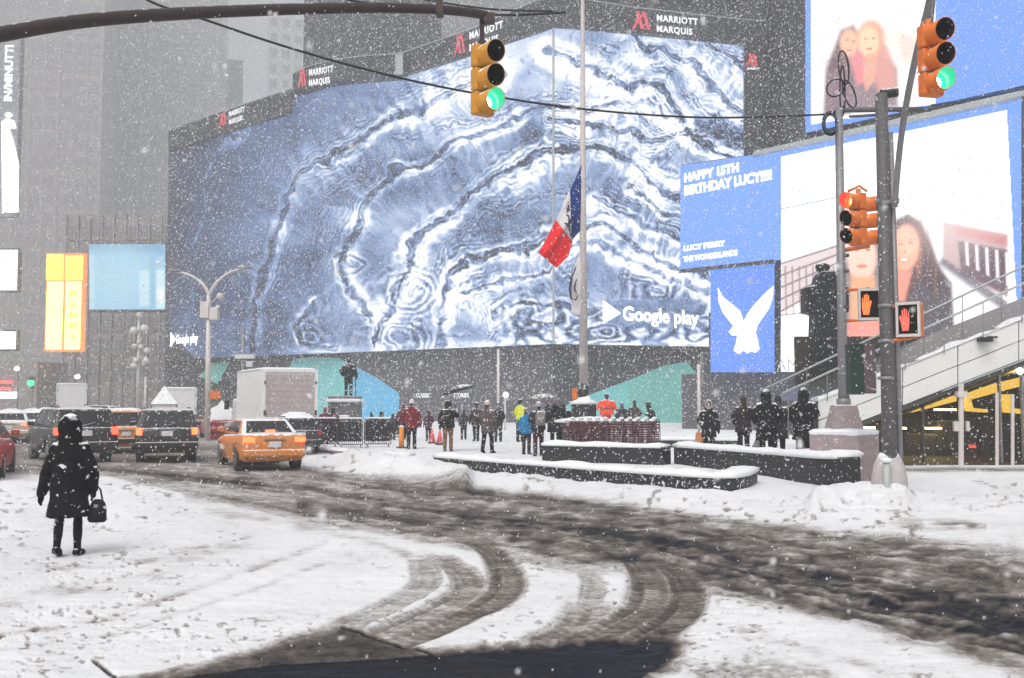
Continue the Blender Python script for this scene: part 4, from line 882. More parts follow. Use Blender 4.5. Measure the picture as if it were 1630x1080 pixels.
b = MB(); b.tube([W(1350, 305, PY_)-o0, W(1368, 296, PY_)-o0, W(1380, 305, PY_)-o0], .03, 8); b.build('bracket', M['orange'], t, smooth=True); b = MB(); b.tube([W(1346, 398, PY_)-o0, W(1384, 392, PY_)-o0], .045, 8); b.build('bracket', M['orange'], t, smooth=True)
for y_ in (462, 511):
    b = MB(); b.tube([W(1348, y_, PY_-.02)-o0, W(1384, y_-2, PY_-.02)-o0], .035, 8); b.build('bracket', M['orange'], t, smooth=True)
for y_ in (310, 405, 430, 487, 551):
    b = MB(); b.tube([W(1344, y_, PY_)-o0, W(1344, y_+4, PY_)-o0], .105, 12); b.build('band', M['pole_dark'], t, smooth=True)
def hand_poly(w, h):
    P = [(-.30, -.5), (.22, -.5), (.30, -.2), (.48, .12), (.36, .2), (.24, .02), (.24, .42), (.14, .44), (.12, .1), (.08, .1), (.07, .5), (-.04, .5), (-.05, .1), (-.09, .1), (-.11, .46), (-.21, .44), (-.22, .08), (-.26, .06), (-.3, .32), (-.38, .3), (-.40, -.15)]
    return [(x*w, z*h) for x, z in P]
def ped(label, loc, rz, hm, w=.40, h=.62, mirror=1):
    t = thing('pedestrian_signal', label, 'pedestrian light', loc, rz, 'walk signals with a raised hand')
    b = MB(); b.box((0, .1, 0), (w, .26, h)); b.build('signal_housing', M['pole_dark'] if mirror > 0 else M['orange'], t, bevel=.03)
    b = MB()
    for c, d in (((0, -.05, h/2-.02), (w+.03, .06, .05)), ((0, -.05, -h/2+.02), (w+.03, .06, .05)), ((-w/2+.01, -.05, 0), (.04, .06, h-.06)), ((w/2-.01, -.05, 0), (.04, .06, h-.06))): b.box(c, d)
    b.build('frame', M['white_pole'], t)
    b = MB(); b.box((0, -.035, 0), (w-.06, .02, h-.08)); b.build('face', M['visor_in'], t)
    b = MB(); b.prism([(x*mirror-.06, -.06, z) for x, z in hand_poly(w*.52, h*.66)], (0, .012, 0)); b.build('hand_symbol', M[hm], t)
    return t
ped('pedestrian signal with bright orange hand between the two right hand poles', W(1384, 485, 19.6), R(-14), 'hand_on')
ped('pedestrian signal with dim red hand on orange brackets right of the thick pole', W(1447, 509, 18.0), R(-38), 'hand_dim', mirror=-1)
t = thing('control_box', 'dark green box with snow and red spots hanging on the left signal pole', 'control box', W(1370, 588, 20.0)); 
b = MB(); b.box((-.12, 0, 0), (.26, .35, 1.02)); b.build('door', mat('dark_green_paint', (.006, .03, .02), .5), t, bevel=.02)
b = MB(); b.box((.13, 0, .0), (.24, .36, .98)); b.build('side', mat('mauve_grey_box', (.10, .07, .08), .6, spots=.3), t, bevel=.02)
# thick pole with snow covered foot
p0 = G(1418, 792, .12); t = thing('signal_pole', 'thick dark grey signal pole with snow buried foot nearest the road', 'signal pole', p0); o0 = Vector(p0)
b = MB(); b.tube([(0, 0, 0), (0, 0, 3), (.0, 0, W(1411, 150, p0.y).z-o0.z)], [.135, .125, .11], 16); b.build('pole', M['pole_dark'], t, smooth=True)
b = MB(); b.tube([(.21, .05, 0), (.2, .05, 3), (.17, .05, W(1434, 210, p0.y).z-o0.z)], .055, 10); b.build('conduit', M['pole'], t, smooth=True)
pts = smooth_line([tuple(W(1424, 330, 18)), tuple(W(1432, 240, 17.6)), tuple(W(1442, 170, 17)), tuple(W(1458, 90, 16)), tuple(W(1478, 10, 15)), tuple(W(1490, -50, 14.4))], 5)
b = MB(); b.tube([Vector(p)-o0 for p in pts], .055, 10); b.build('mast_arm', M['pole'], t, smooth=True)
b = MB(); b.tube([W(1490, -50, 14.4)-o0, W(1482, 36, 14.2)-o0], .035, 8); b.build('hanger', M['pole_dark'], t)
b = MB(); b.tube([Vector((0, 0, W(1411, 150, p0.y).z-o0.z)), W(1428, 147, p0.y)-o0], .09, 10); b.build('finial', M['black'], t)
for y_ in (322, 485, 541, 600):
    b = MB(); b.tube([W(1411, y_, p0.y)-o0, W(1411, y_+5, p0.y)-o0], .15, 14); b.build('band', M['pole'], t, smooth=True)
b = MB(); b.tube([W(1395, 320, p0.y)-o0, W(1430, 320, p0.y)-o0], .06, 8); b.build('bracket', M['pole'], t, smooth=True)
for y_ in (487, 541):
    b = MB(); b.tube([W(1420, y_+2, p0.y-.1)-o0, W(1462, y_-5, p0.y-.15)-o0], .03, 8); b.build('bracket', M['orange'], t, smooth=True)
b = MB(); b.loft([(0, .05, -.1, .33, .33), (0, .05, .35, .31, .31), (0, .05, .58, .27, .26), (0, .05, .72, .20, .18), (0, .05, .80, .16, .15)], 16); b.build('snowy_foot', mat('frosted_foot', (.45, .41, .42), .8, var=.15, snow=.8), t, smooth=True)
pb = G(1409, 796, .1); t = thing('bollard', 'short silver bollard in front of the snow buried pole foot', 'bollard', pb)
b = MB(); b.tube([(0, -.1, -.1), (0, -.1, .66)], .055, 12); b.tube([(0, -.1, .66), (0, -.1, .70)], [.07, .04], 12); b.build('post', M['trim'], t, smooth=True)
b = MB(); b.ball((0, -.1, .71), (.10, .10, .05)); b.build('snow_cap', M['snow'], t, smooth=True)

# overhead cables
def cable(label, pts, r, m='wire'):
    P = smooth_line([tuple(W(*p)) for p in pts], 8); o0 = Vector(P[0]); b = MB(); b.tube([Vector(p)-o0 for p in P], r, 6); o = b.build('overhead_cable', M[m], smooth=True, loc=o0); return tag(o, label, 'cable')
cable('long black cable sagging across the wave screen to the left signal pole', [(150, -50, 15.5), (240, 3, 15.8), (330, 33, 16.2), (440, 70, 16.8), (560, 105, 17.4), (680, 134, 18), (800, 156, 18.6), (930, 174, 19.2), (1080, 186, 19.6), (1200, 187, 19.8), (1322, 182, 20)], .022)
cable('blue black cable rising right from the pole past the upper screen', [(1482, 168, 20), (1560, 155, 20), (1640, 140, 20), (1800, 105, 20)], .02, 'blue_wire')
cable('thin upper black cable above the mast arm near the signal', [(480, -25, 16), (560, 1, 16), (680, 16, 16), (800, 24, 16), (900, 20, 16)], .02)
cable('short upper black cable running off the top above the green signal', [(600, -18, 17), (690, 2, 17), (785, 15, 17), (880, 18, 17)], .018)

# flagpole
fp = Vector((X_at(929, 34), 34, .15)); t = thing('flagpole', 'tall pale flagpole on a black stepped pedestal in the middle of the plaza', 'flagpole', fp)
b = MB(); b.tube([(0, 0, 1.9), (.0, 0, 8), (.03, 0, 17.5)], [.155, .115, .05], 14); b.build('pole', M['flagpole'], t, smooth=True)
b = MB(); b.tube([(0, 0, 1.3), (0, 0, 2.32)], [.21, .175], 14); b.build('pole_sleeve', M['black'], t, smooth=True)
b = MB(); b.loft([(0, 0, 0, .75, .75), (0, 0, 1.0, .75, .75)], 8, pw=5); b.build('pedestal', M['granite2'], t)
b = MB(); b.loft([(0, 0, 1.0, .42, .42), (0, 0, 1.62, .42, .42)], 12, pw=5); b.build('upper_pedestal', M['granite2'], t)
b = MB(); b.loft([(0, 0, 1.62, .46, .46), (0, 0, 1.70, .47, .47), (0, 0, 1.78, .25, .25), (0.05, 0, 1.98, .12, .12), (.05, 0, 2.1, .02, .02)], 14); b.loft([(-.1, 0, 1.0, .9, .85), (-.1, 0, 1.08, .92, .86), (.1, 0, 1.16, .6, .6), (.1, 0, 1.25, .3, .3)], 14); b.build('snow_cap', M['snow'], t, smooth=True)
b = MB(); b.box((-.32, -.1, 1.98), (.15, .1, .36)); b.build('orange_tag', M['orange'], t)
def flag(label, corners, m, nx=18, nz=14, fold=.12, Yf=33.9):
    o0 = W(*corners[0], Yf); t = thing('flag', label, 'flag', o0); us = sorted(corners[2])
    def pt(u, v):
        a = np.array([np.interp(u, us, [corners[2][k][j] for k in us]) for j in range(4)]); x = a[0]*(1-v)+a[2]*v; y = a[1]*(1-v)+a[3]*v
        return W(x, y, Yf+fold*(math.sin(v*7+u*3)+.5*math.sin(v*15+u*8))*min(1, u*3+.15))-o0
    return t, pt
M['flag_blue'] = mat('flag_blue_cloth', (.006, .03, .16), .8, var=.2); M['flag_white'] = mat('flag_white_cloth', (.62, .60, .62), .8, var=.1); M['flag_red'] = mat('flag_red_cloth', (.72, .015, .02), .8, var=.15); M['flag_ink'] = mat('flag_dark_print', (.05, .05, .08), .8)
CR = {0: (926, 262, 923, 372), .10: (923, 268, 921, 380), .34: (913, 300, 914, 398), .62: (892, 350, 913, 380), .8: (872, 376, 908, 398), 1: (856, 403, 888, 426)}
CR = {0: (926, 262, 923, 368), .33: (908, 302, 909, 384), .36: (907, 303, 910, 385), .60: (886, 350, 912, 384), .63: (884, 351, 911, 386), .85: (866, 388, 905, 408), 1: (857, 403, 886, 427)}
t, pt = flag('blue white and red flag hanging at half mast on the tall pole', [(926, 262), None, CR], None)
for nm, u0, u1, m_ in (('blue_band', 0, .35, 'flag_blue'), ('white_band', .35, .62, 'flag_white'), ('red_band', .62, 1, 'flag_red')):
    g = MB(); nu, nv = 9, 16; vs = [pt(u0+(u1-u0)*i/(nu-1), j/(nv-1)) for j in range(nv) for i in range(nu)]
    g.add(vs, [(j*nu+i, j*nu+i+1, (j+1)*nu+i+1, (j+1)*nu+i) for j in range(nv-1) for i in range(nu-1)]); o = g.build(nm, M[m_], t, smooth=True); q = o.modifiers.new('cloth', 'SOLIDIFY'); q.thickness = .015
g = MB()
for (a, c) in (((.40, .15), (.46, .28)), ((.44, .2), (.40, .36)), ((.47, .3), (.42, .46)), ((.43, .42), (.50, .56)), ((.52, .5), (.46, .66)), ((.48, .64), (.56, .72)), ((.54, .38), (.51, .5)), ((.50, .72), (.57, .86)), ((.41, .5), (.43, .62))):
    p, q = pt(*a)+Vector((0, -.05, 0)), pt(*c)+Vector((0, -.05, 0)); mm = (p+q)/2+Vector((.03, -.02, 0)); g.tube([p, mm, q], [.02, .035, .015], 5)
g.build('bird_and_ribbon', M['flag_ink'], t)
C2 = {0: (925, 402, 924, 455), .4: (914, 425, 916, 480), .8: (906, 450, 912, 500), 1: (905, 480, 911, 503)}
C2 = {0: (926, 398, 925, 500), .5: (917, 415, 919, 505), 1: (909, 442, 910, 500)}
t, pt = flag('small white flag with black emblem hanging below the tricolour', [(926, 398), None, C2], None, fold=.07)
g = MB(); nu, nv = 9, 16; vs = [pt(i/(nu-1), j/(nv-1)) for j in range(nv) for i in range(nu)]
g.add(vs, [(j*nu+i, j*nu+i+1, (j+1)*nu+i+1, (j+1)*nu+i) for j in range(nv-1) for i in range(nu-1)]); o = g.build('cloth', M['flag_white'], t, smooth=True); q = o.modifiers.new('cloth', 'SOLIDIFY'); q.thickness = .015
g = MB(); g.tube([W(x, y, 33.75)-Vector(t.location) for x, y in ((917, 425), (910, 442), (907, 460), (909, 476), (916, 478), (921, 470))], [.02, .035, .04, .035, .03, .015], 6); g.tube([W(x, y, 33.75)-Vector(t.location) for x, y in ((918, 445), (914, 458), (917, 468))], .025, 6); g.build('emblem', M['flag_ink'], t)

# street lamps
def arc(p0, p1, p2, n=8): return [Vector(p0)*(1-k/n)**2+Vector(p1)*2*(k/n)*(1-k/n)+Vector(p2)*(k/n)**2 for k in range(n+1)]
lp = Vector((X_at(332, 48), 48, 0)); t = thing('street_lamp', 'twin armed curved street lamp with hanging boxes beside the white truck', 'street lamp', lp)
def L_(x, y): return W(x, y, 48)-lp
b = MB(); b.tube([(0, 0, 0), L_(332, 470)], [.15, .10], 12); b.build('pole', M['white_pole'], t, smooth=True)
for P in ((332, 472), (326, 440), (276, 431)), ((333, 472), (342, 436), (392, 426)):
    b = MB(); b.tube(arc(*[L_(*q) for q in P]), [.08]*4+[.06]*5, 8); b.build('arm', M['white_pole'], t, smooth=True)
for x_, y_ in ((279, 431), (389, 426)):
    b = MB(); b.box(L_(x_, y_), (.6, .3, .12)); b.build('lamp_head', M['pole'], t, bevel=.03)
b = MB(); b.box(L_(327, 494), (.42, .4, .8)); b.box(L_(341, 500), (.4, .35, .6)); b.build('banner_box', M['white_pole'], t, bevel=.03)
for q_, r_ in ((L_(350, 472), .17), (L_(346, 490), .12)): b = MB(); b.ball(q_, r_); b.build('globe', M['white_pole'], t, smooth=True)
b = MB(); b.tube([L_(336, 482), L_(350, 470)], .03, 6); b.build('globe_arm', M['white_pole'], t, smooth=True)
b = MB(); b.box(L_(343, 629), (.45, .3, .4)); b.build('orange_sign', M['orange'], t)
lp = Vector((X_at(221, 80), 80, 0)); t = thing('street_lamp', 'pale lamp post with clustered white globes left of the wave screen', 'street lamp', lp)
b = MB(); b.tube([(0, 0, 0), W(221, 498, 80)-lp], [.16, .10], 10); b.build('pole', M['white_pole'], t, smooth=True)
for x_, y_, r_ in ((213, 527, .35), (230, 524, .38), (221, 502, .26), (221, 545, .2), (214, 552, .25), (224, 553, .25), (234, 559, .28), (213, 583, .3), (216, 575, .25), (232, 575, .3), (229, 580, .2)): b = MB(); b.ball(W(x_, y_, 79.8)-lp, r_, 8); b.build('globe', M['white_pole'], t, smooth=True)
b = MB(); b.tube([W(209, 570, 80)-lp, W(234, 569, 80)-lp], .06, 6); b.build('cross_bar', M['white_pole'], t)
def plain_pole(label, x_, y0, y1, Yp, r, cat='pole', m='white_pole'):
    p = Vector((X_at(x_, Yp), Yp, 0)); t = thing('pole', label, cat, p); b = MB(); b.tube([(0, 0, 0), W(x_, y0, Yp)-p], r, 8); b.build('shaft', M[m], t, smooth=True); return t, p
t, p = plain_pole('slim pale pole with a flat snowy sign above the white truck', 387, 520, 600, 52, .09, m='pole'); b = MB(); b.box(W(390, 568, 52)-p, (1.0, .3, .22)); b.box(W(397, 580, 52)-p, (.3, .3, .3)); b.build('sign', M['white_van'], t)
plain_pole('thin white pole rising behind the people left of the flagpole', 793, 556, 640, 50, .07)
t, p = plain_pole('thin white pole in front of the green panel behind the hooded person', 1112, 580, 700, 42, .07); b = MB(); b.box(W(1117, 585, 42)-p, (.14, .06, 1.2)); b.box(W(1114, 607, 42)-p, (.2, .1, .5)); b.build('banner', M['pole'], t)
plain_pole('pale pole right of the globe lamp post in the left distance', 232, 600, 660, 82, .12)
t, p = plain_pole('thin pole with round lamp beside the white pole on the grey wall', 804, 630, 680, 60, .05); b = MB(); b.ball(W(805, 629, 60)-p, .2); b.build('globe', M['white_on'], t, smooth=True)
for lab, x_, y_ in (('tiny green traffic light far off at the left', 50, 609),):
    p = W(x_, y_, 110); t = thing('traffic_signal', lab, 'traffic light', p); b = MB(); b.box((0, .1, 0), (.5, .3, 1.3)); b.build('signal_housing', M['black'], t); b = MB(); b.tube([(0, -.06, -.1), (0, -.3, -.1)], .35, 12); b.build('lens', M['green_on'], t); b = MB(); b.tube([(0, .2, 0), (0, .2, -p.z)], .1, 8); b.build('pole', M['pole'], t)

# ================================================================ STATUES
# stone cross monument with a figure, seen from behind
mp = Vector((X_at(1318, 33), 33, .1)); t = thing('monument', 'dark stone cross monument rising behind the left signal pole', 'monument', mp)
def m_(x, y): return W(x, y, 33)-mp
b = MB(); b.prism([m_(x, y) for x, y in ((1291, 690), (1291, 548), (1296, 535), (1297, 500), (1284, 497), (1283, 457), (1300, 455), (1303, 440), (1308, 432), (1328, 432), (1333, 440), (1335, 455), (1352, 457), (1352, 497), (1338, 500), (1340, 535), (1348, 548), (1348, 690))], (0, .7, 0)); b.build('cross', M['bronze'], t, bevel=.04)
b = MB()
for k in range(24):
    a0, a1 = k*math.pi/12, (k+1)*math.pi/12
b.tube([m_(1318+26*math.cos(a), 478+26*math.sin(a))+Vector((0, .35, 0)) for a in [k*math.pi/10 for k in range(21)]], .13, 8); b.build('ring', M['bronze'], t, smooth=True)
b = MB(); b.ball(m_(1314, 427)+Vector((0, .3, .05)), (.26, .2, .2)); b.ball(m_(1325, 436)+Vector((0, .3, 0)), (.22, .2, .2)); b.build('crowning_knob', M['bronze'], t, smooth=True)
b = MB(); b.box((m_(1318, 690).x, .4, .3), (1.5, 1.2, .6)); b.build('plinth', M['granite2'], t, bevel=.05)
# ================================================================ PEOPLE
DG = bpy.context.evaluated_depsgraph_get
def solid(mb, name, m, parent, voxel, it=2, wrinkle=0):
    o = mb.build(name, m, None, smooth=True)
    md = o.modifiers.new('r', 'REMESH'); md.mode = 'VOXEL'; md.voxel_size = voxel; md.use_smooth_shade = True
    sm = o.modifiers.new('s', 'SMOOTH'); sm.iterations = it
    me = bpy.data.meshes.new_from_object(o.evaluated_get(DG())); old = o.data; o.modifiers.clear(); o.data = me; bpy.data.meshes.remove(old)
    if wrinkle:
        n = len(me.vertices); co = np.empty(n*3); me.vertices.foreach_get('co', co); co = co.reshape(-1, 3); no = np.empty(n*3); me.vertices.foreach_get('normal', no); no = no.reshape(-1, 3)
        d = wrinkle*((fbm(co[:, 0]*9+co[:, 1]*9+40, co[:, 2]*5+40, 1, 3)-.5)+.6*(vn(co[:, 0]*22+co[:, 1]*14+60, co[:, 2]*7+30, 4)-.5))
        me.vertices.foreach_set('co', (co+no*d[:, None]).ravel()); me.update()
    o.name = name; o.parent = parent; me.name = name; return o
CLOTH = {}
def cloth(col, snow=.55):
    k = (tuple(col), snow)
    if k not in CLOTH: CLOTH[k] = mat('winter_cloth_%02d' % len(CLOTH), col, .85, var=.2, vscale=9, snow=snow, spots=.12, bump=.25, bscale=25)
    return CLOTH[k]
BLACK = (.005, .005, .006); DARK = (.011, .011, .013); CHAR = (.025, .025, .028)
ARMS = {'down': ((.24, -.02, 1.12), (.25, .06, .88)), 'pocket': ((.27, -.05, 1.13), (.19, .12, .98)), 'front': ((.24, -.02, 1.13), (.08, .24, 1.16)), 'up': ((.27, .06, 1.20), (.20, .22, 1.42)),
        'hold': ((.24, .0, 1.14), (.17, .22, 1.22)), 'out': ((.225, -.02, 1.10), (.285, .03, .80)), 'bagarm': ((.245, -.03, 1.09), (.22, .10, .84))}
def person(label, foot, h, yaw, coat, pants, hat='beanie', hatc=BLACK, hem=.80, arms=('down', 'pocket'), stride=.0, boots=BLACK, voxel=.03, bulk=1.0, group=None, parent_metal=None, hi=False, boot_h=.25, lean=0, name='person', cat='person'):
    s = h/1.72; t = thing(name, label, cat, foot, yaw, group)
    V = lambda x, y, z: Vector((x*s, (y+lean*max(0, z-.9)**1.2)*s, z*s))
    pm = parent_metal; k = bulk
    # body: one continuous figure
    b = MB(); LG = []
    for sd in (-1, 1):
        st = stride*sd
        hip = V(.09*sd, 0, .90); kn = V(.10*sd, st*.55+.02*(st != 0), .49); an = V(.105*sd, st-.02, .09+.04*(st < 0)); toe = V(.12*sd, st+.13, .04)
        LG.append((hip, kn, an, toe, sd))
        b.tube([hip, kn, an], [.085*s, .058*s, .042*s] if not hi else [.07*s, .040*s, .028*s], 10, round_=True); b.tube([an, toe], [.042*s, .035*s], 8, round_=True)
        e, w_ = ARMS[arms[0] if sd < 0 else arms[1]]; sh = V(.16*sd, 0, 1.36); el = V(e[0]*sd*k, e[1], e[2]); wr = V(w_[0]*sd*k, w_[1], w_[2])
        b.tube([sh, el, wr], [.046*s, .04*s, .03*s], 8, round_=True)
    b.loft([(V(0, 0, z).x, V(0, 0, z).y, z*s, rx*s, ry*s) for z, rx, ry in ((.86, .12, .09), (.93, .165, .115), (1.05, .14, .10), (1.25, .175, .12), (1.38, .17, .10), (1.44, .09, .07))], 14)
    hc = V(0, .015, 1.59); b.tube([V(0, 0, 1.42), hc], [.06*s, .055*s], 10); b.ball(hc, (.075*s, .095*s, .115*s), 14)
    b.ball(V(0, .10, 1.53), (.05*s, .035*s, .045*s), 8); b.tube([V(0, .10, 1.61), V(0, .128, 1.575)], [.012*s, .018*s], 6, round_=True)
    for sd in (-1, 1): b.ball(V(.078*sd, .01, 1.585), (.012*s, .022*s, .032*s), 6)
    solid(b, 'body', pm or M['skin'], t, voxel*.75, 1)
    if abs(math.degrees(yaw)) > 80:
        for sd in (-1, 1): b = MB(); b.ball(V(.03*sd, .100, 1.60), (.014*s, .009*s, .008*s), 8); b.build('eye', M['hair'], t, smooth=True)
        b = MB(); b.tube([V(-.024, .112, 1.535), V(0, .120, 1.532), V(.024, .112, 1.535)], .005*s, 6); b.build('mouth', M['red_car'], t)
    # trousers
    b = MB()
    for hip, kn, an, toe, sd in LG: b.tube([hip, (hip+kn)/2, kn, (kn+an)/2, an], [.105*s, .09*s, .074*s, .068*s, .064*s] if not hi else [.09*s, .074*s, .054*s, .058*s, .038*s], 12, round_=True)
    b.loft([(0, 0, .82*s, .12*s, .10*s), (0, 0, .9*s, .18*s, .125*s), (0, 0, 1.0*s, .16*s, .115*s)], 14)
    solid(b, 'trousers', pm or cloth(pants, .2), t, voxel*.8, 1, .006*s)
    for hip, kn, an, toe, sd in LG:
        b = MB(); u = (kn-an).normalized(); b.tube([an+u*boot_h*s, an+u*.1*s, an-Vector((0, 0, .02*s))], [.072*s, .062*s, .055*s] if not hi else [.060*s, .048*s, .045*s], 10); b.tube([an-Vector((0, .03*s, .03*s)), (an+toe)/2-Vector((0, 0, .012*s)), toe], [.05*s, .05*s, .04*s], 10, round_=True)
        b.build('boot', pm or cloth(boots, .3), t, smooth=True)
    # coat
    b = MB(); k = bulk; fl = 1.0+.25*max(0, (.9-hem))
    rg = [(hem, .205*fl, .165*fl), ((hem+1.0)/2, .20, .16), (1.02, .185, .15), (1.22, .195, .155), (1.33, .18, .14), (1.40, .14, .12), (1.44, .10, .10), (1.49, .08, .085)]
    b.loft([(0, V(0, 0, z).y, z*s, rx*k*s, ry*k*s) for z, rx, ry in rg], 18)
    for sd in (-1, 1):
        e, w_ = ARMS[arms[0] if sd < 0 else arms[1]]; sh = V(.150*sd*(k if not hi else 1.12), 0, 1.345+.012*hi); el = V(e[0]*sd*k, e[1], e[2]); wr = V(w_[0]*sd*k, w_[1], w_[2])
        b.tube([sh, (sh+el)/2, el, (el+wr)/2, wr], [.078*s*k, .076*s*k, .068*s*k, .062*s*k, .056*s*k] if not hi else [.082*s, .080*s, .076*s, .072*s, .070*s], 12, round_=True)
    solid(b, 'coat', pm or cloth(coat), t, voxel, 2 if not hi else 7, .022*s)
    # gloves with five fingers
    for sd in (-1, 1):
        e, w_ = ARMS[arms[0] if sd < 0 else arms[1]]
        if (arms[0] if sd < 0 else arms[1]) == 'pocket': continue
        el = V(e[0]*sd*k, e[1], e[2]); wr = V(w_[0]*sd*k, w_[1], w_[2]); d = (wr-el).normalized(); sx_ = d.cross(Vector((1, 0, 0))).normalized(); fw = Vector((0, 1, 0))-d*d.y; fw = fw.normalized() if fw.length > .1 else sx_
        inn = d.cross(fw).normalized()*(-sd); b = MB(); pc = wr+d*.06*s; b.tube([wr, pc, wr+d*.10*s], [.03*s, .04*s, .036*s], 8, round_=True)
        for q in range(4):
            r0 = wr+d*.095*s+fw*(.030-.02*q)*s; ln = (.07, .078, .074, .058)[q]*s; b.tube([r0, r0+d*ln*.5, r0+d*ln*.85+inn*.018*s], [.011*s, .010*s, .008*s], 6, round_=True)
        r0 = wr+d*.03*s+fw*.032*s; b.tube([r0, r0+fw*.022*s+d*.035*s, r0+fw*.026*s+d*.065*s], [.013*s, .012*s, .009*s], 6, round_=True)
        b.build('glove', pm or cloth(BLACK, .2), t, smooth=True)
    # head wear
    hm = pm or cloth(hatc, .6)
    if hat == 'beanie':
        b = MB(); c = V(0, .0, 1.62); b.loft([(c.x, c.y, (1.585+z)*s, r*s, r*1.12*s) for z, r in ((0, .088), (.03, .094), (.07, .09), (.11, .072), (.14, .045), (.155, .01))], 14); b.build('beanie', hm, t, smooth=True)
        b = MB(); b.loft([(c.x, c.y, (1.575+z)*s, r*s, r*1.12*s) for z, r in ((0, .088), (.0, .098), (.04, .098), (.045, .09))], 14); b.build('hat_cuff', hm, t, smooth=True)
        b = MB(); b.ball(V(0, -.05, 1.54), (.075*s, .06*s, .09*s)); b.build('hair', pm or M['hair'], t, smooth=True)
    elif hat == 'hood':
        b = MB(); c = V(0, -.02, 1.60); hk = 1.32 if hi else 1.05; b.ball(c, (.115*s*hk, .115*s*hk, .150*s*hk), 14); b.loft([(0, V(0, 0, 1.4).y-.01*s, 1.40*s, .135*s*hk**.3, .12*s), (c.x, c.y, 1.50*s, .115*s*hk, .115*s*hk), (c.x, c.y, 1.6*s, .11*s, .11*s)], 14); solid(b, 'hood', pm or cloth(coat), t, voxel*.6, 1, .008*s)
        b = MB(); b.tube([V(.092*math.sin(a), .075-.01*math.cos(a), 1.595+.12*math.cos(a)) for a in [q*math.pi/9 for q in range(19)]], .022*s, 8); b.build('hood_rim', hm, t, smooth=True)
    elif hat == 'cap':
        b = MB(); b.loft([(0, V(0, 0, 1.62).y, (1.60+z)*s, r*s, r*1.12*s) for z, r in ((0, .088), (.06, .086), (.11, .06), (.13, .01))], 14); b.box(V(0, .13, 1.61), (.14*s, .10*s, .015*s)); b.build('cap', hm, t, smooth=True)
        b = MB(); b.ball(V(0, -.045, 1.55), (.078*s, .06*s, .09*s)); b.build('hair', pm or M['hair'], t, smooth=True)
    else:
        b = MB(); b.ball(V(0, -.02, 1.62), (.090*s, .108*s, .115*s), 12); b.ball(V(0, -.06, 1.53), (.08*s, .06*s, .10*s)); b.build('hair', pm or M['hair'], t, smooth=True)
    # scarf
    b = MB(); b.loft([(0, V(0, 0, 1.45).y, 1.42*s, .105*s, .10*s), (0, V(0, 0, 1.45).y, 1.45*s, .115*s, .11*s), (0, V(0, 0, 1.5).y, 1.50*s, .085*s, .085*s)], 12); b.build('collar', pm or cloth(coat), t, smooth=True)
    return t, s
PZ = .15
def pl(px_, fy, hy, z=PZ):
    p = G(px_, fy, z); h = (fy-hy)/F*p.y*1.0; p.z = max(ground_z(p.x, p.y)-.01, z-.06); return p, h
def crowd(label, px_, fy, hy, yaw, coat, pants=BLACK, **kw):
    p, h = pl(px_, fy, hy); return person(label, p, h, R(yaw), coat, pants, group='pedestrians on the snowy plaza', **kw)
# the woman in the foreground
p = G(107, 884, 0); p.z = ground_z(p.x, p.y)-.01
wom, s_ = person('woman in a knee length black hooded coat walking away at lower left', p, 1.66, R(6), BLACK, BLACK, hat='hood', hatc=BLACK, hem=.50, arms=('out', 'bagarm'), stride=.06, voxel=.016, bulk=1.18, hi=True, boot_h=.34)
for lab, ps, f in (('small dark handbag hanging from the right arm of the foreground woman', Vector((.33, .06, .60)), 1),):
    q = wom.matrix_basis @ (ps*s_) if False else Vector(p)+Matrix.Rotation(R(6), 3, 'Z') @ (ps*s_)
    t = thing('handbag', lab, 'bag', q, R(6)); b = MB(); b.loft([(0, 0, -.17, .09, .05), (0, 0, -.14, .115, .07), (0, 0, -.02, .11, .065), (.01, 0, .06, .085, .045), (.01, 0, .11, .05, .02)], 14, pw=2.3); b.build('bag_body', cloth((.014, .014, .016), .15), t, smooth=True)
    b = MB(); b.tube([(-.07, 0, .08), (-.06, .01, .22), (-.02, .02, .29), (.03, .01, .22), (.06, 0, .08)], .012, 8); b.build('strap', M['black'], t, smooth=True)
    b = MB(); b.box((0, -.06, .03), (.05, .02, .04)); b.build('clasp', M['chrome'], t, bevel=.005)
# plaza crowd
crowd('person in dark red coat and pale knitted hat beside the orange post', 655, 715, 636, -4, (.16, .012, .022), hatc=(.55, .53, .55), hem=.72, arms=('pocket', 'down'), bulk=1.15)
crowd('small person in dark red coat just left of the pale hatted one', 641, 700, 643, 10, (.11, .012, .02), hatc=(.1, .01, .02), hem=.78, bulk=1.1)
crowd('distant small person in maroon jacket between the red coat and the umbrella', 682, 703, 653, 15, (.07, .02, .035), (.03, .02, .025), hatc=(.06, .01, .02), hem=.86, stride=.1)
pu, su = crowd('person in black jacket and tan trousers holding the black umbrella', 713, 719, 638, -6, BLACK, (.17, .085, .045), hat='hood', hem=.80, arms=('down', 'up'), bulk=1.15, boots=(.12, .07, .05))
crowd('dark brown coated person half hidden behind the pale hatted woman', 758, 703, 641, 20, (.035, .022, .02), hat='cap', hem=.70, arms=('down', 'down'), stride=.1, bulk=1.1)
crowd('person in grey brown long coat and cream knitted hat striding right', 776, 722, 638, -28, (.085, .065, .065), BLACK, hatc=(.58, .46, .38), hem=.66, arms=('front', 'pocket'), stride=.13, bulk=1.1)
crowd('slim person in black standing right of the cream hatted woman', 793, 704, 641, 0, DARK, hat='beanie', hem=.74)
crowd('person in fluorescent yellow vest partly behind the blue jacket', 828, 704, 636, -30, (.62, .68, .02), DARK, hat='cap', hem=.88, arms=('front', 'down'))
crowd('person in bright blue jacket under the grey umbrella group', 838, 724, 650, -20, (.01, .17, .36), (.03, .01, .018), hatc=(.2, .2, .22), hem=.76, arms=('down', 'down'), bulk=1.1)
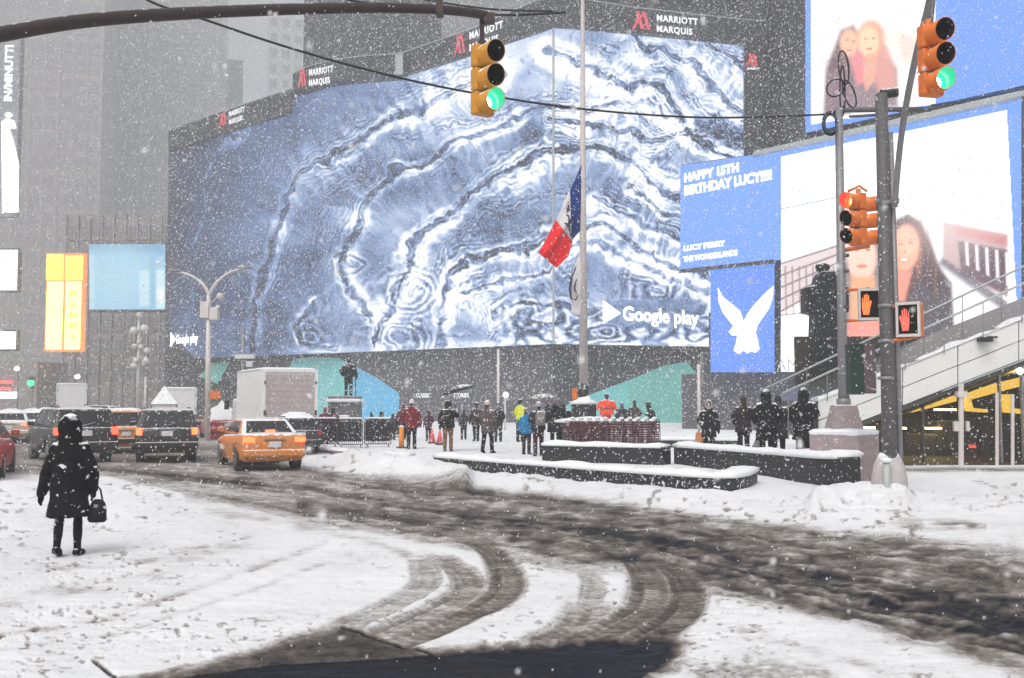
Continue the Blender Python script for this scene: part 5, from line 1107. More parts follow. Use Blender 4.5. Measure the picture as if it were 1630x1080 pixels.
pb_, sb = crowd('dark jacketed person with camouflage backpack beside the blue jacket', 857, 726, 640, 12, CHAR, (.03, .008, .016), hatc=(.32, .32, .34), hem=.82, arms=('front', 'front'), bulk=1.2)
pg, sg = crowd('large black coated person holding the wide grey umbrella', 884, 716, 634, 0, DARK, hat='cap', hem=.60, arms=('up', 'pocket'), bulk=1.3)
crowd('black coated person at right edge of the umbrella group', 898, 714, 640, -25, (.02, .02, .024), hat='hair', hem=.68, bulk=1.2)
po_, so_ = crowd('worker in bright orange jacket and black cap behind the red chairs', 966, 694, 627, 0, (.85, .06, .012), (.70, .06, .01), hat='beanie', hem=.86, arms=('front', 'front'), bulk=1.45)
crowd('dim grey hooded person right of the orange jacket behind chairs', 990, 696, 640, 0, CHAR, hat='beanie', hatc=(.14, .17, .2), hem=.75, bulk=1.1)
crowd('brownish coated person second right of the orange jacket', 1010, 696, 638, 20, (.04, .03, .03), hat='hair', hem=.75, bulk=1.2)
crowd('dark person bending forward in front of the green wall panel', 1040, 700, 640, 90, BLACK, hat='hood', hem=.85, arms=('front', 'front'), bulk=1.15, lean=.35)
ph, sh_ = crowd('hooded person facing the camera with an orange bag by the black wall', 1129, 730, 638, 172, (.012, .012, .016), hat='hood', hatc=(.34, .35, .36), hem=.62, arms=('down', 'pocket'), bulk=1.1)
crowd('dark figure standing left of the pair in front of the handrails', 1184, 728, 631, 8, (.016, .013, .015), hat='hair', hem=.70, arms=('pocket', 'front'), bulk=1.15)
crowd('broad black hooded person in the middle of the right hand group', 1221, 738, 622, 2, BLACK, hat='hood', hem=.55, arms=('pocket', 'pocket'), bulk=1.22)
crowd('black coated person overlapping the broad hooded one on the right', 1240, 735, 630, -20, (.03, .022, .022), hat='hair', hem=.6, arms=('front', 'front'), bulk=1.2)
crowd('tall black hooded person nearest the stone block', 1281, 741, 619, -30, BLACK, hat='hood', hem=.58, arms=('pocket', 'front'), bulk=1.22)
crowd('maroon jacketed person behind the barricades right of the truck', 517, 706, 646, 0, (.10, .018, .03), DARK, hatc=(.3, .05, .07), hem=.8, bulk=1.15)
crowd('dim red grey person left of the statue pedestal', 530, 704, 648, 0, (.08, .03, .04), DARK, hat='hair', hem=.8, bulk=1.1)
crowd('dark haired person behind the barrier below the blue wall panel', 591, 704, 656, 0, DARK, hat='hair', hem=.8, bulk=1.1)
crowd('second dark person behind the barrier right below the blue panel', 607, 704, 655, 10, (.03, .02, .02), hat='hood', hem=.8, bulk=1.1)
crowd('distant dark person walking at far right of the barricades', 625, 701, 658, -10, CHAR, hat='beanie', hem=.8)
crowd('distant dim person between the tan trousers and the brown coat', 738, 700, 652, 0, CHAR, hat='hair', hem=.8)
crowd('dark person partly hidden left of the flagpole pedestal', 912, 702, 650, 0, CHAR, hat='hair', hem=.8)
# carried things
def umbrella(label, top_px, Yu, r, m, tilt, ratio=.36, shaft_to=None):
    o0 = W(*top_px, Yu); t = thing('umbrella', label, 'umbrella', o0, 0); Mt = Matrix.Rotation(tilt, 3, 'Y'); n = 8
    b = MB(); rings = [(0.02, 0)]+[(r*k, -r*ratio*k**1.9) for k in (.25, .5, .75, 1)]; vs = []
    for ri, (rr, zz) in enumerate(rings):
        for q in range(24):
            a = 2*math.pi*q/24; sc = 1-(.07*abs(math.sin(a*4)))*(ri/4); vs.append(Mt @ Vector((rr*sc*math.cos(a), rr*sc*math.sin(a), zz)))
    b.add(vs, [(i*24+q, i*24+(q+1) % 24, (i+1)*24+(q+1) % 24, (i+1)*24+q) for i in range(4) for q in range(24)]+[tuple(range(24))]); o = b.build('canopy', m, t, smooth=True); q_ = o.modifiers.new('s', 'SOLIDIFY'); q_.thickness = .012
    b = MB()
    for q in range(n):
        a = 2*math.pi*q/n+math.pi/8; b.tube([Mt @ Vector((math.cos(a)*r*k, math.sin(a)*r*k, -r*ratio*k**1.9-.02)) for k in (0, .33, .66, 1)], .006, 5)
    b.build('ribs', M['chrome'], t)
    e = shaft_to-o0 if shaft_to else Mt @ Vector((0, 0, -.85)); b = MB(); b.tube([Mt @ Vector((0, 0, .07)), Vector((0, 0, 0)), e], .012, 6); b.build('shaft', M['chrome'], t)
    b = MB(); b.tube([e, e+Vector((0, 0, -.10))], .02, 8, round_=True); b.build('handle', M['black'], t); return t
def hand_at(person_o, s, side, arm, k): e, w_ = ARMS[arm]; return Vector(person_o.location)+Matrix.Rotation(person_o.rotation_euler.z, 3, 'Z') @ (Vector((w_[0]*side*k, w_[1], w_[2]+.06))*s)
hA = hand_at(pu, su, 1, 'up', 1.15); umbrella('black umbrella with snow on top held by the tan trousered person', (727, 614), hA.y+.02, .66, mat('black_umbrella_cloth', (.008, .008, .009), .7, snow=.12), R(-16), .30, hA)
hB = hand_at(pg, sg, -1, 'up', 1.3); umbrella('wide mauve grey snow dusted umbrella over the group beside the flagpole', (871, 627), hB.y+.02, .78, mat('grey_umbrella_cloth', (.12, .095, .108), .7, snow=.12), R(6), .42, hB)
def backpack(label, per, s, col, k=1.2):
    q = Vector(per.location)+Matrix.Rotation(per.rotation_euler.z, 3, 'Z') @ (Vector((0, -.14*k-.12, 1.22))*s); t = thing('backpack', label, 'backpack', q, per.rotation_euler.z)
    b = MB(); b.loft([(0, 0, -.24*s, .12*s, .06*s), (0, 0, -.2*s, .16*s, .10*s), (0, 0, .1*s, .155*s, .10*s), (0, .02*s, .22*s, .10*s, .06*s)], 14, pw=3); b.build('pack_body', cloth(col, .4), t, smooth=True)
    b = MB(); b.loft([(0, -.10*s, -.18*s, .10*s, .03*s), (0, -.11*s, -.05*s, .11*s, .045*s), (0, -.10*s, .0, .08*s, .02*s)], 10, pw=3); b.build('pocket', cloth(col, .4), t, smooth=True)
backpack('camouflage grey backpack with snow on the person beside the blue jacket', pb_, sb, (.20, .19, .18))
backpack('black backpack on the person holding the black umbrella', pu, su, (.014, .016, .013), 1.15)
# reflective band on the worker
b = MB(); b.loft([(0, 0, 1.09*so_, .285*so_, .225*so_), (0, 0, 1.15*so_, .30*so_, .235*so_)], 20); b.build('reflective_band', mat('dark_reflective_band', (.25, .03, .02), .6), po_, smooth=True)
q = G(1111, 719, PZ+.1); t = thing('shopping_bag', 'orange and brown bag standing on the ledge beside the hooded person', 'bag', (q.x, q.y-.6, .28)); b = MB(); b.loft([(0, 0, 0, .15, .09), (0, 0, .35, .20, .10), (0, 0, .60, .17, .05)], 14, pw=3.4); b.build('bag_body', mat('orange_brown_bag', (.42, .16, .05), .7, var=.5, vscale=5), t, smooth=True); b = MB(); b.tube(arc((-.1, 0, .58), (0, 0, .95), (.1, 0, .58)), .012, 6); b.build('handle', M['black'], t)
q = G(1203, 728, PZ); t = thing('shopping_bag', 'translucent grey plastic bag on the snow between the right hand people', 'bag', (q.x, q.y-.4, .15)); b = MB(); b.loft([(0, 0, 0, .14, .12), (0, 0, .3, .22, .15), (.02, 0, .55, .12, .08), (.03, 0, .7, .03, .03)], 14); b.build('bag_body', cloth((.16, .15, .17), .5), t, smooth=True); b = MB(); b.tube(arc((-.04, 0, .66), (.03, 0, .9), (.09, 0, .66)), .012, 6); b.build('handle', M['black'], t)
# bronze statue on its pedestal
sp = Vector((X_at(546, 46), 46, 0)); zt_ = W(546, 640, 46).z
st_, _ = person('dark bronze standing statue with snowy shoulders before the teal panel', (X_at(555, 46), 46, W(555, 634, 46).z), 1.86, R(8), BLACK, BLACK, hat='cap', hem=.92, arms=('pocket', 'down'), bulk=1.25, parent_metal=M['bronze'], name='statue', cat='statue', voxel=.03)
b = MB(); b.tube([Vector((.30, .12, .86)), Vector((.34, .16, .05))], .022, 6); b.build('cane', M['bronze'], st_)
t = thing('pedestal', 'grey stone pedestal with snow carrying the bronze statue', 'pedestal', sp)
b = MB(); b.box((.12, 0, W(546, 650, 46).z/2+.5), (1.35, 1.35, W(546, 650, 46).z-1.0+1.1)); b.build('stone_block', mat('grey_pedestal_stone', (.13, .125, .13), .7, snow=.7), t, bevel=.03)
b = MB(); b.box((0.12, 0, W(546, 638, 46).z), (1.6, 1.6, .16)); b.build('snow_cap', M['snow'], t, bevel=.05)
b = MB(); b.box((-.9, 0, .4), (2.6, 2.4, 1.5)); b.build('step', M['concrete'], t, bevel=.04)
b = MB(); b.box((-.9, 0, 1.19), (2.7, 2.5, .12)); b.build('snow_cap', M['snow'], t, bevel=.05)

# ================================================================ SMALL STREET THINGS
q = G(639, 714, PZ); t = thing('delineator_post', 'short orange plastic post standing in the snow by the red coat', 'traffic post', q)
b = MB(); b.tube([(0, 0, 0), (0, 0, .78)], [.10, .085], 14); b.build('post', mat('orange_plastic', (.85, .25, .02), .5), t, smooth=True); b = MB(); b.ball((0, 0, .79), (.09, .09, .05)); b.build('snow_cap', M['snow'], t, smooth=True); b = MB(); b.loft([(0, 0, 0, .2, .2), (0, 0, .05, .19, .19)], 12); b.build('foot', M['rubber'], t)
for lab, x_ in (('pink red cone in the snow left of the tan trousers', 688), ('second pink red cone touching the tan trousered person', 700)):
    q = G(x_, 706 if x_ < 690 else 708, PZ); t = thing('traffic_cone', lab, 'traffic cone', q, group='cones on the plaza'); b = MB(); b.tube([(0, 0, .03), (0, 0, .6)], [.14, .03], 12); b.build('cone', mat('pink_red_plastic', (.75, .10, .12), .5), t, smooth=True); b = MB(); b.box((0, 0, .02), (.34, .34, .04)); b.build('foot', M['rubber'], t)
def barricade(label, x0, x1, fy, m, bars=12, banner=True):
    a, c = G(x0, fy, PZ), G(x1, fy, PZ); a.z = c.z = .12; w_ = (c-a).length; ang = math.atan2(c.y-a.y, c.x-a.x); t = thing('barricade', label, 'barricade', (a+c)/2, ang, 'barricades around the pedestal')
    b = MB(); hw = w_/2; P = [(-hw, 0, .15), (-hw, 0, 1.0), (-hw+.08, 0, 1.08), (hw-.08, 0, 1.08), (hw, 0, 1.0), (hw, 0, .15), (-hw, 0, .15)]; b.tube(P, .022, 8); b.build('frame', M['black'], t, smooth=True)
    b = MB()
    for k in range(1, bars): b.tube([(-hw+w_*k/bars, 0, .15), (-hw+w_*k/bars, 0, 1.07)], .01, 5)
    tag(b.build('bars', M['black'], t), kind='stuff')
    if banner: b = MB(); b.box((0, -.02, .62), (w_*.94, .015, .72)); b.build('dark_banner', m, t)
    for sx_ in (-1, 1): b = MB(); b.tube([(sx_*hw*.8, -.3, .02), (sx_*hw*.8, 0, .16), (sx_*hw*.8, .3, .02)], .018, 6); b.build('foot', M['black'], t)
    b = MB(); b.box((0, 0, 1.125), (w_*.96, .07, .06)); b.build('snow_cap', M['snow'], t, bevel=.025)
for lab, x0, x1, fy in (('leftmost dark barricade next to the white truck', 503, 536, 712), ('dark barricade in front of the statue pedestal', 538, 577, 713), ('dark barricade right of the pedestal under the blue panel', 580, 622, 712)):
    barricade(lab, x0, x1, fy, cloth((.02, .018, .022), .3))
barricade('far dark barricade below the blue panel behind the crowd', 622, 650, 700, cloth((.02, .018, .022), .3))
# folded red chairs stacked upright with snow on each
M['chair_red'] = mat('dark_red_chair_paint', (.055, .006, .012), .45, var=.2, spots=.2, snow=.35)
def chair():
    t = thing('folding_chair', 'dark red folded chair', 'chair', (0, 0, 0), 0, 'folded red chairs stacked by the flagpole')
    for sx_ in (-1, 1):
        b = MB(); b.tube([(sx_*.17, .0, 0), (sx_*.17, -.06, .55), (sx_*.165, -.02, 1.03)], .014, 6); b.build('leg', M['chair_red'], t, smooth=True)
        b = MB(); b.tube([(sx_*.14, .12, 0), (sx_*.14, -.02, .85)], .012, 6); b.build('leg', M['chair_red'], t, smooth=True)
    for k in range(3): b = MB(); b.box((0, -.03, .80+k*.09), (.33, .015, .055)); b.build('back_slat', M['chair_red'], t)
    b = MB()
    for k in range(6): b.box((0, .0, .30+k*.07), (.29, .02, .05))
    b.build('seat', M['chair_red'], t)
    b = MB(); b.tube([(-.165, -.02, 1.03), (-.12, -.02, 1.07), (.12, -.02, 1.07), (.165, -.02, 1.03)], .015, 6); b.build('top_rail', M['chair_red'], t, smooth=True)
    b = MB(); b.ball((0, -.01, 1.10), (.085, .06, .05)); b.build('snow_cap', M['snow'], t, smooth=True)
    return t
c0 = chair(); pos_w = ['leftmost', 'second from left', 'third from left', 'fourth from left', 'fifth from left', 'middle', 'fifth from right', 'fourth from right', 'third from right', 'second from right', 'rightmost']
for row in range(2):
    for k in range(11):
        cc = c0 if (k == 0 and row == 0) else copy_tree(c0)
        cc.location = (X_at(906+k*13+row*5, 31.5+row*.7), 31.5+row*.7+.1*random.random(), .17+.05*row); cc.rotation_euler.z = R(random.uniform(-25, 25)+ (10 if row else 0))
        cc['label'] = '%s folded dark red chair with snow in the %s row by the flagpole' % (pos_w[k], 'front' if row == 0 else 'back')
# ================================================================ VEHICLES
def sect(w, zb, zt, tuck=.93):
    h = zt-zb; P = [(0, zb), (w*.80, zb), (w*.95, zb+.06), (w*tuck+.03, zb+.22*h), (w, zb+.5*h), (w*.99, zb+.72*h), (w*.95, zt-.05*h-.02), (w*.86, zt), (w*.45, zt+.015), (0, zt+.02)]
    return P+[(-x, z) for x, z in P[-2:0:-1]]
def car_body(st, arches):
    b = MB(); n = len(sect(1, 0, 1))
    for (y, w_, zb, zt_) in st: b.v += [(x, y, z) for x, z in sect(w_, zb, zt_)]
    k = len(st); b.f = [(i*n+j, i*n+(j+1) % n, (i+1)*n+(j+1) % n, (i+1)*n+j) for i in range(k-1) for j in range(n)]+[tuple(range(n)), tuple((k-1)*n+j for j in range(n))]; b.m = [0]*len(b.f)
    o = b.build('body', M['taxi'], None)
    for y, r in arches:
        for sd in (-1, 1):
            c = MB(); c.tube([(sd*.58, y, .33), (sd*1.2, y, .33)], r, 24); co = c.build('cut', M['black'], None)
            m_ = o.modifiers.new('b', 'BOOLEAN'); m_.operation = 'DIFFERENCE'; m_.object = co; m_.solver = 'EXACT'
    me = bpy.data.meshes.new_from_object(o.evaluated_get(DG())); cuts = [m_.object for m_ in o.modifiers]; bpy.data.objects.remove(o)
    for q in cuts: bpy.data.objects.remove(q)
    me.polygons.foreach_set('use_smooth', [True]*len(me.polygons))
    me.name = 'car_body'; me.materials.clear(); me.materials.append(M['taxi']); return me
KIND = {
 'sedan': dict(L=4.75, st=[(0, .70, .42, .92), (.05, .80, .34, .99), (.2, .86, .28, 1.02), (.7, .89, .24, 1.03), (1.3, .90, .21, .98), (2.5, .90, .20, .95), (3.5, .89, .21, .92), (4.2, .86, .24, .82), (4.6, .78, .3, .72), (4.75, .62, .38, .62)],
               ar=((.98, .37), (3.75, .37)), gh=(.80, .62, .62, 3.75, 1.42, 2.75, .98, 1.40), tail=[(-.68, .86, .30, .13), (.68, .86, .30, .13)], bump=(.50, 1.66), plate=.74, wr=.325),
 'suv': dict(L=4.7, st=[(0, .84, .45, 1.03), (.04, .90, .38, 1.07), (.2, .93, .32, 1.09), (1.2, .95, .28, 1.09), (2.5, .95, .27, 1.07), (3.5, .94, .28, 1.05), (4.2, .91, .3, .98), (4.6, .84, .36, .88), (4.7, .72, .45, .75)],
             ar=((.95, .42), (3.75, .42)), gh=(.90, .05, .74, 3.6, .28, 2.9, 1.07, 1.64), tail=[(-.80, .98, .17, .22), (.80, .98, .17, .22)], bump=(.56, 1.84), plate=.92, wr=.37),
 'van': dict(L=4.9, st=[(0, .84, .42, 1.0), (.05, .90, .34, 1.05), (.3, .94, .28, 1.07), (2.5, .95, .25, 1.05), (3.7, .93, .26, 1.0), (4.4, .88, .28, .88), (4.8, .78, .34, .74), (4.9, .65, .42, .64)],
             ar=((.95, .38), (3.9, .38)), gh=(.90, .10, .72, 4.0, .45, 3.0, 1.05, 1.72), tail=[(-.82, 1.02, .14, .42), (.82, 1.02, .14, .42)], bump=(.52, 1.8), plate=.8, wr=.33)}
BODY = {k: car_body(v['st'], v['ar']) for k, v in KIND.items()}
def lerp3(a, b, t): return Vector(a)*(1-t)+Vector(b)*t
def vehicle(kind, label, cat, loc, yaw, paint, name='parked_car', tail='tail', brake=False, roof=None, snow_top=.05, scale=1.0, plate=True, glassm='dark_glass', trunk_snow=0, group=None, lights=True, roofpaint=None):
    K = KIND[kind]; t = thing(name, label, cat, loc, yaw, group); t.scale = (scale,)*3
    me = BODY[kind].copy(); me.materials[0] = M[paint]; o = bpy.data.objects.new('body', me); C.objects.link(o); o.parent = t
    wb, y0b, wt, y1b, y0t, y1t, zb, zr = K['gh']; B = [(-wb, y0b, zb-.02), (wb, y0b, zb-.02), (wb, y1b, zb-.02), (-wb, y1b, zb-.02)]; T = [(-wt, y0t, zr), (wt, y0t, zr), (wt, y1t, zr), (-wt, y1t, zr)]
    b = MB(); b.add(B+T, [(0, 1, 2, 3), (4, 5, 6, 7), (0, 1, 5, 4), (1, 2, 6, 5), (2, 3, 7, 6), (3, 0, 4, 7)]); b.build('cabin', M[paint], t, bevel=.07)
    def gl_(i, j, u0, u1, v0, v1, nm):
        a, c, d, e = B[i], B[j], T[j], T[i]; f = lambda u, v: lerp3(lerp3(a, c, u), lerp3(e, d, u), v); P = [f(u0, v0), f(u1, v0), f(u1, v1), f(u0, v1)]
        n = (P[1]-P[0]).cross(P[3]-P[0]).normalized(); b = MB(); b.prism([p+n*.008 for p in P], -n*.03); b.build(nm, M[glassm], t)
    gl_(0, 1, .09, .91, .12, .86, 'rear_window'); gl_(2, 3, .08, .92, .10, .88, 'windscreen')
    for (i, j), r in (((1, 2), 0), ((3, 0), 1)):
        for u0, u1 in ((.14, .48), (.52, .84)):
            if r: u0, u1 = 1-u1, 1-u0
            gl_(i, j, u0, u1, .16, .84, 'side_window')
    for y, _ in K['ar']:
        for sd in (-1, 1):
            wh = MB(); wh.tube([(sd*.66, y, K['wr']), (sd*.88, y, K['wr'])], K['wr'], 20); w_ = wh.build('wheel', M['rubber'], t)
            rb = MB(); rb.tube([(sd*.87, y, K['wr']), (sd*.895, y, K['wr'])], K['wr']*.62, 14); rb.build('rim', M['rim'], w_)
    for x, z, w_, h_ in K['tail']:
        b = MB(); b.box((x, .045, z), (w_, .12, h_)); b.build('tail_light', M[tail] if lights else M['red_car'], t, bevel=.02)
    if brake: b = MB(); b.box((0, y0b+.02, zb+.09), (.26, .06, .09)); b.build('brake_light', M[tail], t)
    zb_, wbm = K['bump']; b = MB(); b.box((0, .03, zb_), (wbm, .16, .2)); b.build('bumper', M[paint if kind == 'sedan' else 'black'], t, bevel=.05)
    b = MB(); b.box((0, K['L']-.05, zb_), (wbm*.9, .16, .2)); b.build('bumper', M[paint], t, bevel=.05)
    if plate: b = MB(); b.box((0, -.028 if kind != 'sedan' else -.03, K['plate']), (.32, .02, .16)); b.build('number_plate', M['plate'], t)
    b = MB(); b.box((0, -.02, K['plate']+.13), (.55, .03, .04)); b.build('trim_strip', M['chrome'], t)
    for sd in (-1, 1):
        b = MB(); b.box((sd*(wb+.12), y1b-.55, zb+.10), (.2, .1, .14)); b.build('side_mirror', M[paint], t, bevel=.03)
        b = MB(); b.box((sd*.6, K['L']-.03, zb-.28), (.32, .1, .12)); b.build('headlight', M['plate'], t, bevel=.02)
    if kind != 'sedan':
        b = MB()
        for sd in (-1, 1): b.tube([(sd*wt*.9, y0t+.2, zr+.05), (sd*wt*.9, y1t-.2, zr+.05)], .02, 6)
        b.build('roof_rails', M['black'], t); b = MB(); b.tube([(-.2, y0b-.01, zb+.03), (.25, y0b-.03, zb+.16)], .012, 5); b.build('rear_wiper', M['black'], t)
    if snow_top:
        g = MB(); nx, ny = 9, 11; vs = []
        for j in range(ny):
            for i in range(nx):
                u, v = i/(nx-1), j/(ny-1); e = min(u, 1-u, v, 1-v)*6; vs.append(((2*u-1)*wt*.93, y0t+.05+(y1t-y0t-.1)*v, zr-.01+snow_top*min(1, e)*(.6+.7*random.random())))
        g.add(vs, [(j*nx+i, j*nx+i+1, (j+1)*nx+i+1, (j+1)*nx+i) for j in range(ny-1) for i in range(nx-1)]); g.build('snow_cap', M['snow' if snow_top > .06 else 'dirty_snow'], t, smooth=True)
    if trunk_snow:
        g = MB(); g.loft([(0, .4, 1.02, .70, .26), (0, .4, 1.02+trunk_snow*.6, .70, .26), (0, .4, 1.02+trunk_snow, .5, .18)], 16, pw=3.5); g.build('snow_cap', M['dirty_snow'], t, smooth=True)
    if roof: b = MB(); b.box((0, 2.1, zr+.10), (.45, .18, .16)); b.build('roof_sign', M[roof], t, bevel=.03)
    return t
def road(px_, py_): q = G(px_, py_); q.z = -.03; return q
TA = R(24)
vehicle('sedan', 'orange yellow taxi sedan with lit brake lights nearest the camera', 'taxi', road(437, 750), R(25), 'taxi', 'taxi_car', 'tail_or', brake=True, snow_top=.04, trunk_snow=.03)
vehicle('suv', 'black snow spattered suv left of the orange taxi', 'suv', road(265, 737), R(20), 'suv_dark', 'suv_car', 'tail_or')
vehicle('suv', 'dark suv with bright red tail lights beyond the walking woman', 'suv', road(136, 738), R(35), 'suv_dark', 'suv_car', 'tail', scale=1.02)
vehicle('van', 'orange taxi minivan squeezed between the two dark suvs', 'taxi', road(200, 722), R(27), 'taxi', 'taxi_van', 'tail_or', scale=.92, snow_top=.08)
vehicle('suv', 'far dark suv whose roof shows above the left dark one', 'suv', road(158, 707), R(22), 'suv_dark', 'suv_car', 'tail', scale=1.02)
vehicle('sedan', 'snow covered yellow taxi with roof sign in the left distance', 'taxi', road(48, 703), R(24), 'white_cab', 'taxi_car', 'tail', roof='white_van', snow_top=.12)
vehicle('sedan', 'pale snowy taxi with pinkish lights at the left edge', 'taxi', road(13, 705), R(24), 'white_cab', 'taxi_car', 'tail_or', roof='white_van', snow_top=.12)
vehicle('sedan', 'faint far car beyond the snowy taxis under the pale glow', 'car', road(75, 684), R(24), 'white_cab', 'distant_car', 'tail', snow_top=.1)
vehicle('sedan', 'red car of which only the tail enters at the left edge', 'car', road(-68, 768), R(22), 'red_car', 'red_car', 'tail')
vehicle('sedan', 'snow buried dark red car parked behind the taxi near the lamp post', 'car', road(362, 700), R(24), 'red_car', 'snowed_car', 'tail', snow_top=.25, lights=False)
vehicle('suv', 'snow capped grey car standing between the truck and the barricades', 'car', G(480, 727)+Vector((0, 0, .06)), R(22), 'suv_dark', 'snowed_car', 'tail', snow_top=.22, lights=False, scale=.76)
# box truck
def box_truck(label, rear_px, rear_py, yaw, w_, h_, L, sidem, doorm, floor=.75, name='box_truck', cab='white_van'):
    q = G(rear_px, rear_py); t = thing(name, label, 'truck', q, yaw)
    b = MB(); b.box((0, L/2, floor+h_/2), (w_, L, h_)); b.build('cargo_box', M[sidem], t, bevel=.02)
    b = MB(); b.box((0, -.012, floor+h_/2-.04), (w_*.86, .03, h_*.86)); b.build('roll_door', M[doorm], t)
    for k in range(1, 8): b = MB(); b.box((0, -.03, floor+.1+k*h_*.108), (w_*.85, .012, .015)); b.build('door_slat', M[doorm], t)
    b = MB()
    for sd in (-1, 1): b.box((sd*w_*.47, -.02, floor+h_/2), (.09, .06, h_)); 
    b.box((0, -.02, floor+h_-.05), (w_, .065, .10)); b.box((0, -.02, floor+.03), (w_, .08, .12)); b.build('door_frame', M[sidem], t)
    for sd in (-1, 1): b = MB(); b.box((sd*w_*.46, -.06, floor+.35), (.08, .05, .2)); b.box((sd*w_*.46, -.06, floor+h_*.75), (.06, .05, .12)); b.build('hinge', M['rubber'], t)
    g = MB(); g.loft([(0, 0, floor+h_-.01, w_/2+.02, L/2+.02), (0, 0, floor+h_+.05, w_/2+.02, L/2+.02), (0, 0, floor+h_+.09, w_/2-.1, L/2-.1)], 24, pw=12); o = g.build('snow_cap', M['snow'], t, smooth=True); o.location = (0, L/2, 0)
    b = MB(); b.box((0, L+.75, 1.2), (w_*.92, 1.4, 1.6)); b.box((0, L+1.7, .9), (w_*.85, .7, .9)); b.build('cab', M[cab], t, bevel=.12)
    b = MB(); b.box((0, L+1.46, 1.6), (w_*.8, .03, .6)); b.build('windscreen', M['dark_glass'], t)
    b = MB(); b.box((0, L*.55, .62), (w_*.5, L, .2)); b.build('chassis', M['black'], t)
    for y_ in (.95, L+1.0):
        for sd in (-1, 1): b = MB(); b.tube([(sd*(w_/2-.32), y_, .40), (sd*(w_/2-.06), y_, .40)], .40, 18); o = b.build('wheel', M['rubber'], t); b = MB(); b.tube([(sd*(w_/2-.07), y_, .40), (sd*(w_/2-.04), y_, .40)], .22, 12); b.build('rim', M['rim'], o)
    for sd in (-1, 1):
        b = MB(); b.box((sd*w_*.4, -.03, floor-.1), (.18, .05, .1)); b.build('tail_light', M['red_car'], t)
        b = MB(); b.box((sd*(w_/2+.2), L+1.2, 1.7), (.2, .12, .4)); b.build('side_mirror', M['black'], t)
    return t
box_truck('white box truck with greyish roll door behind the orange taxi', 461, 712, R(27), 2.30, 2.12, 5.0, 'truck_side', 'truck_door', 1.05)
box_truck('bright white truck box beyond the black suv and lamp post', 285, 682, R(20), 2.3, 1.8, 5, 'truck_side', 'truck_side', 1.0)
box_truck('far white truck in the left distance under the yellow sign', 113, 672, R(24), 2.6, 2.3, 6, 'truck_side', 'truck_side', 1.2)
# white canopy tents left of the lamp post
for lab, x_, y_, Yt, w_ in (('small white pointed tent roof left of the lamp post', 262, 617, 60, .75), ('snowy kiosk canopy with red sides right of the lamp post', 354, 640, 50, .75)):
    q = Vector((X_at(x_, Yt), Yt, 0)); t = thing('kiosk', lab, 'kiosk', q, R(20)); zt_ = W(x_, y_, Yt).z
    b = MB(); b.add([(-w_, -1, zt_-1), (w_, -1, zt_-1), (w_, 1, zt_-1), (-w_, 1, zt_-1), (0, 0, zt_+.1)], [(0, 1, 4), (1, 2, 4), (2, 3, 4), (3, 0, 4), (0, 1, 2, 3)]); b.build('canopy', M['snow'], t, smooth=False)
    b = MB(); b.box((0, 0, (zt_-1)/2), (w_*1.8, 1.8, zt_-1)); b.build('booth', M['red_car'] if 'red' in lab else M['white_van'], t)
    for sx_ in (-1, 1):
        for sy_ in (-1, 1): b = MB(); b.tube([(sx_*w_*.95, sy_*.95, 0), (sx_*w_*.95, sy_*.95, zt_-1)], .04, 6); b.build('post', M['pole'], t)
# far street clutter at the vanishing street
t = thing('office_block', 'hazy far facade closing the street at left beneath the yellow sign', 'building', (X_at(120, 200), 200, 0)); b = MB(); b.box((0, 5, 5), (60, 10, 10)); b.build('wall', M['tower2'], t)
for k in range(9): b = MB(); b.box((-24+k*6, -.1, 2.5), (4, .3, 3.4)); b.build('shop_window', M['glass'], t)

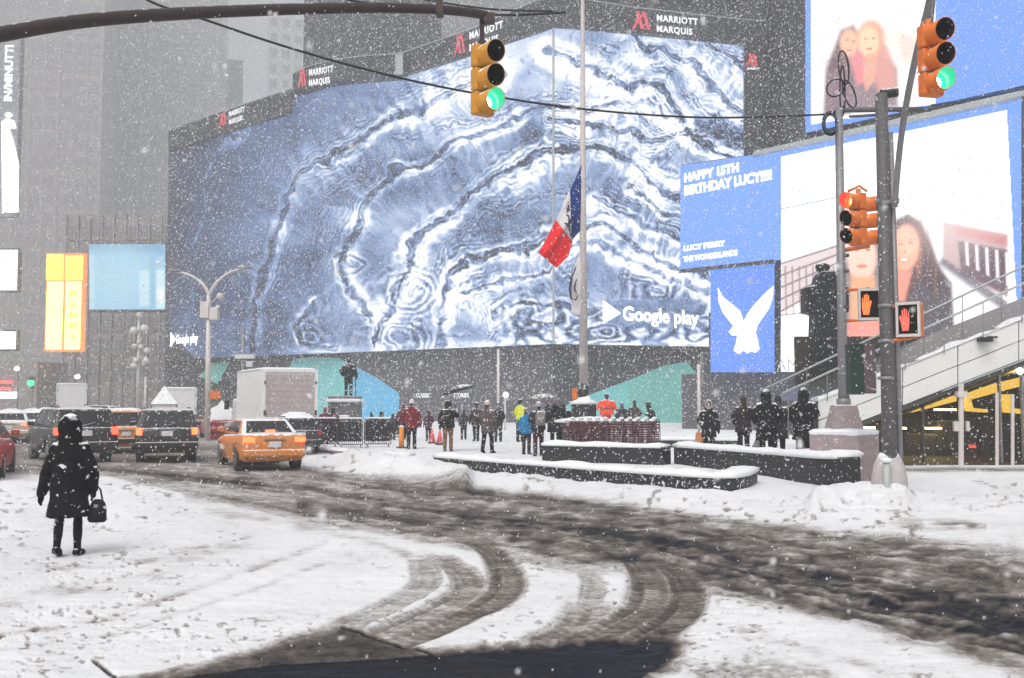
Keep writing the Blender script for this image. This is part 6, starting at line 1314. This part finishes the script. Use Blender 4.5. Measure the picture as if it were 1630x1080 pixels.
# ================================================================ FALLING SNOW
N = 235000
Yf = 4.5+88*rng.random(N)**.58; half = .60*Yf; Xf = (rng.random(N)*2-1)*half; Zf = .05+rng.random(N)*(CZ+.50*Yf)
r = (.0040+.0078*rng.random(N)**2.2)*(Yf/14)**.42*(1+.75*np.clip((Yf-9)/14, 0, 1))
base = np.array([(.94, 0, -.33), (-.47, .82, -.33), (-.47, -.82, -.33), (0, 0, 1.0)]); tri = np.array([(0, 1, 3), (1, 2, 3), (2, 0, 3), (1, 0, 2)])
K_ = rng.random(N) < .0013; Yf = np.where(K_, 1.3+3.2*rng.random(N), Yf); Xf = np.where(K_, (rng.random(N)*2-1)*.6*Yf, Xf); Zf = np.where(K_, CZ+(rng.random(N)-.42)*.85*Yf, Zf); r = np.where(K_, .0035+.003*rng.random(N), r)
fx_ = 815+F*Xf/Yf; Xf = np.where(K_ & (fx_ > 20) & (fx_ < 200), Xf+.25*Yf, Xf)
A1 = rng.random(N)*6.283; A2 = rng.normal(.3, .6, N); st = 1+.9*rng.random(N)
v = np.repeat(base[None], N, 0)*np.stack([np.ones(N), np.ones(N), st], 1)[:, None, :]
v += rng.normal(0, .18, v.shape)
c1, s1_ = np.cos(A1)[:, None], np.sin(A1)[:, None]; v = np.stack([v[..., 0]*c1-v[..., 1]*s1_, v[..., 0]*s1_+v[..., 1]*c1, v[..., 2]], -1)
c2, s2_ = np.cos(A2)[:, None], np.sin(A2)[:, None]; v = np.stack([v[..., 0]*c2+v[..., 2]*s2_, v[..., 1], -v[..., 0]*s2_+v[..., 2]*c2], -1)
v = v*r[:, None, None]+np.stack([Xf, Yf, Zf], 1)[:, None, :]
f = (tri[None]+np.arange(N)[:, None, None]*4).reshape(-1)
me = bpy.data.meshes.new('falling_snow'); me.vertices.add(N*4); me.vertices.foreach_set('co', v.astype(np.float32).ravel()); me.loops.add(len(f)); me.loops.foreach_set('vertex_index', f.astype(np.int32))
me.polygons.add(N*4); me.polygons.foreach_set('loop_start', np.arange(0, len(f), 3, dtype=np.int32)); me.polygons.foreach_set('loop_total', np.full(N*4, 3, dtype=np.int32)); me.update(calc_edges=True); me.materials.append(mat('snowflake', (.85, .86, .88), .9, var=0))
o = bpy.data.objects.new('falling_snow', me); C.objects.link(o); tag(o, kind='stuff')

# ================================================================ HAZE
b = MB(); b.box((-20, 148, 74.5), (420, 420, 155)); o = b.build('haze', None or M['snow']); o.data.materials.clear(); tag(o, kind='stuff')
m = bpy.data.materials.new('haze_air'); m.use_nodes = True; n = m.node_tree.nodes; n.remove(n['Principled BSDF']); pv = n.new('ShaderNodeVolumePrincipled'); pv.inputs['Color'].default_value = (.93, .95, .97, 1); pv.inputs['Density'].default_value = HAZE; pv.inputs['Anisotropy'].default_value = .2
m.node_tree.links.new(pv.outputs[0], n['Material Output'].inputs['Volume']); o.data.materials.append(m)
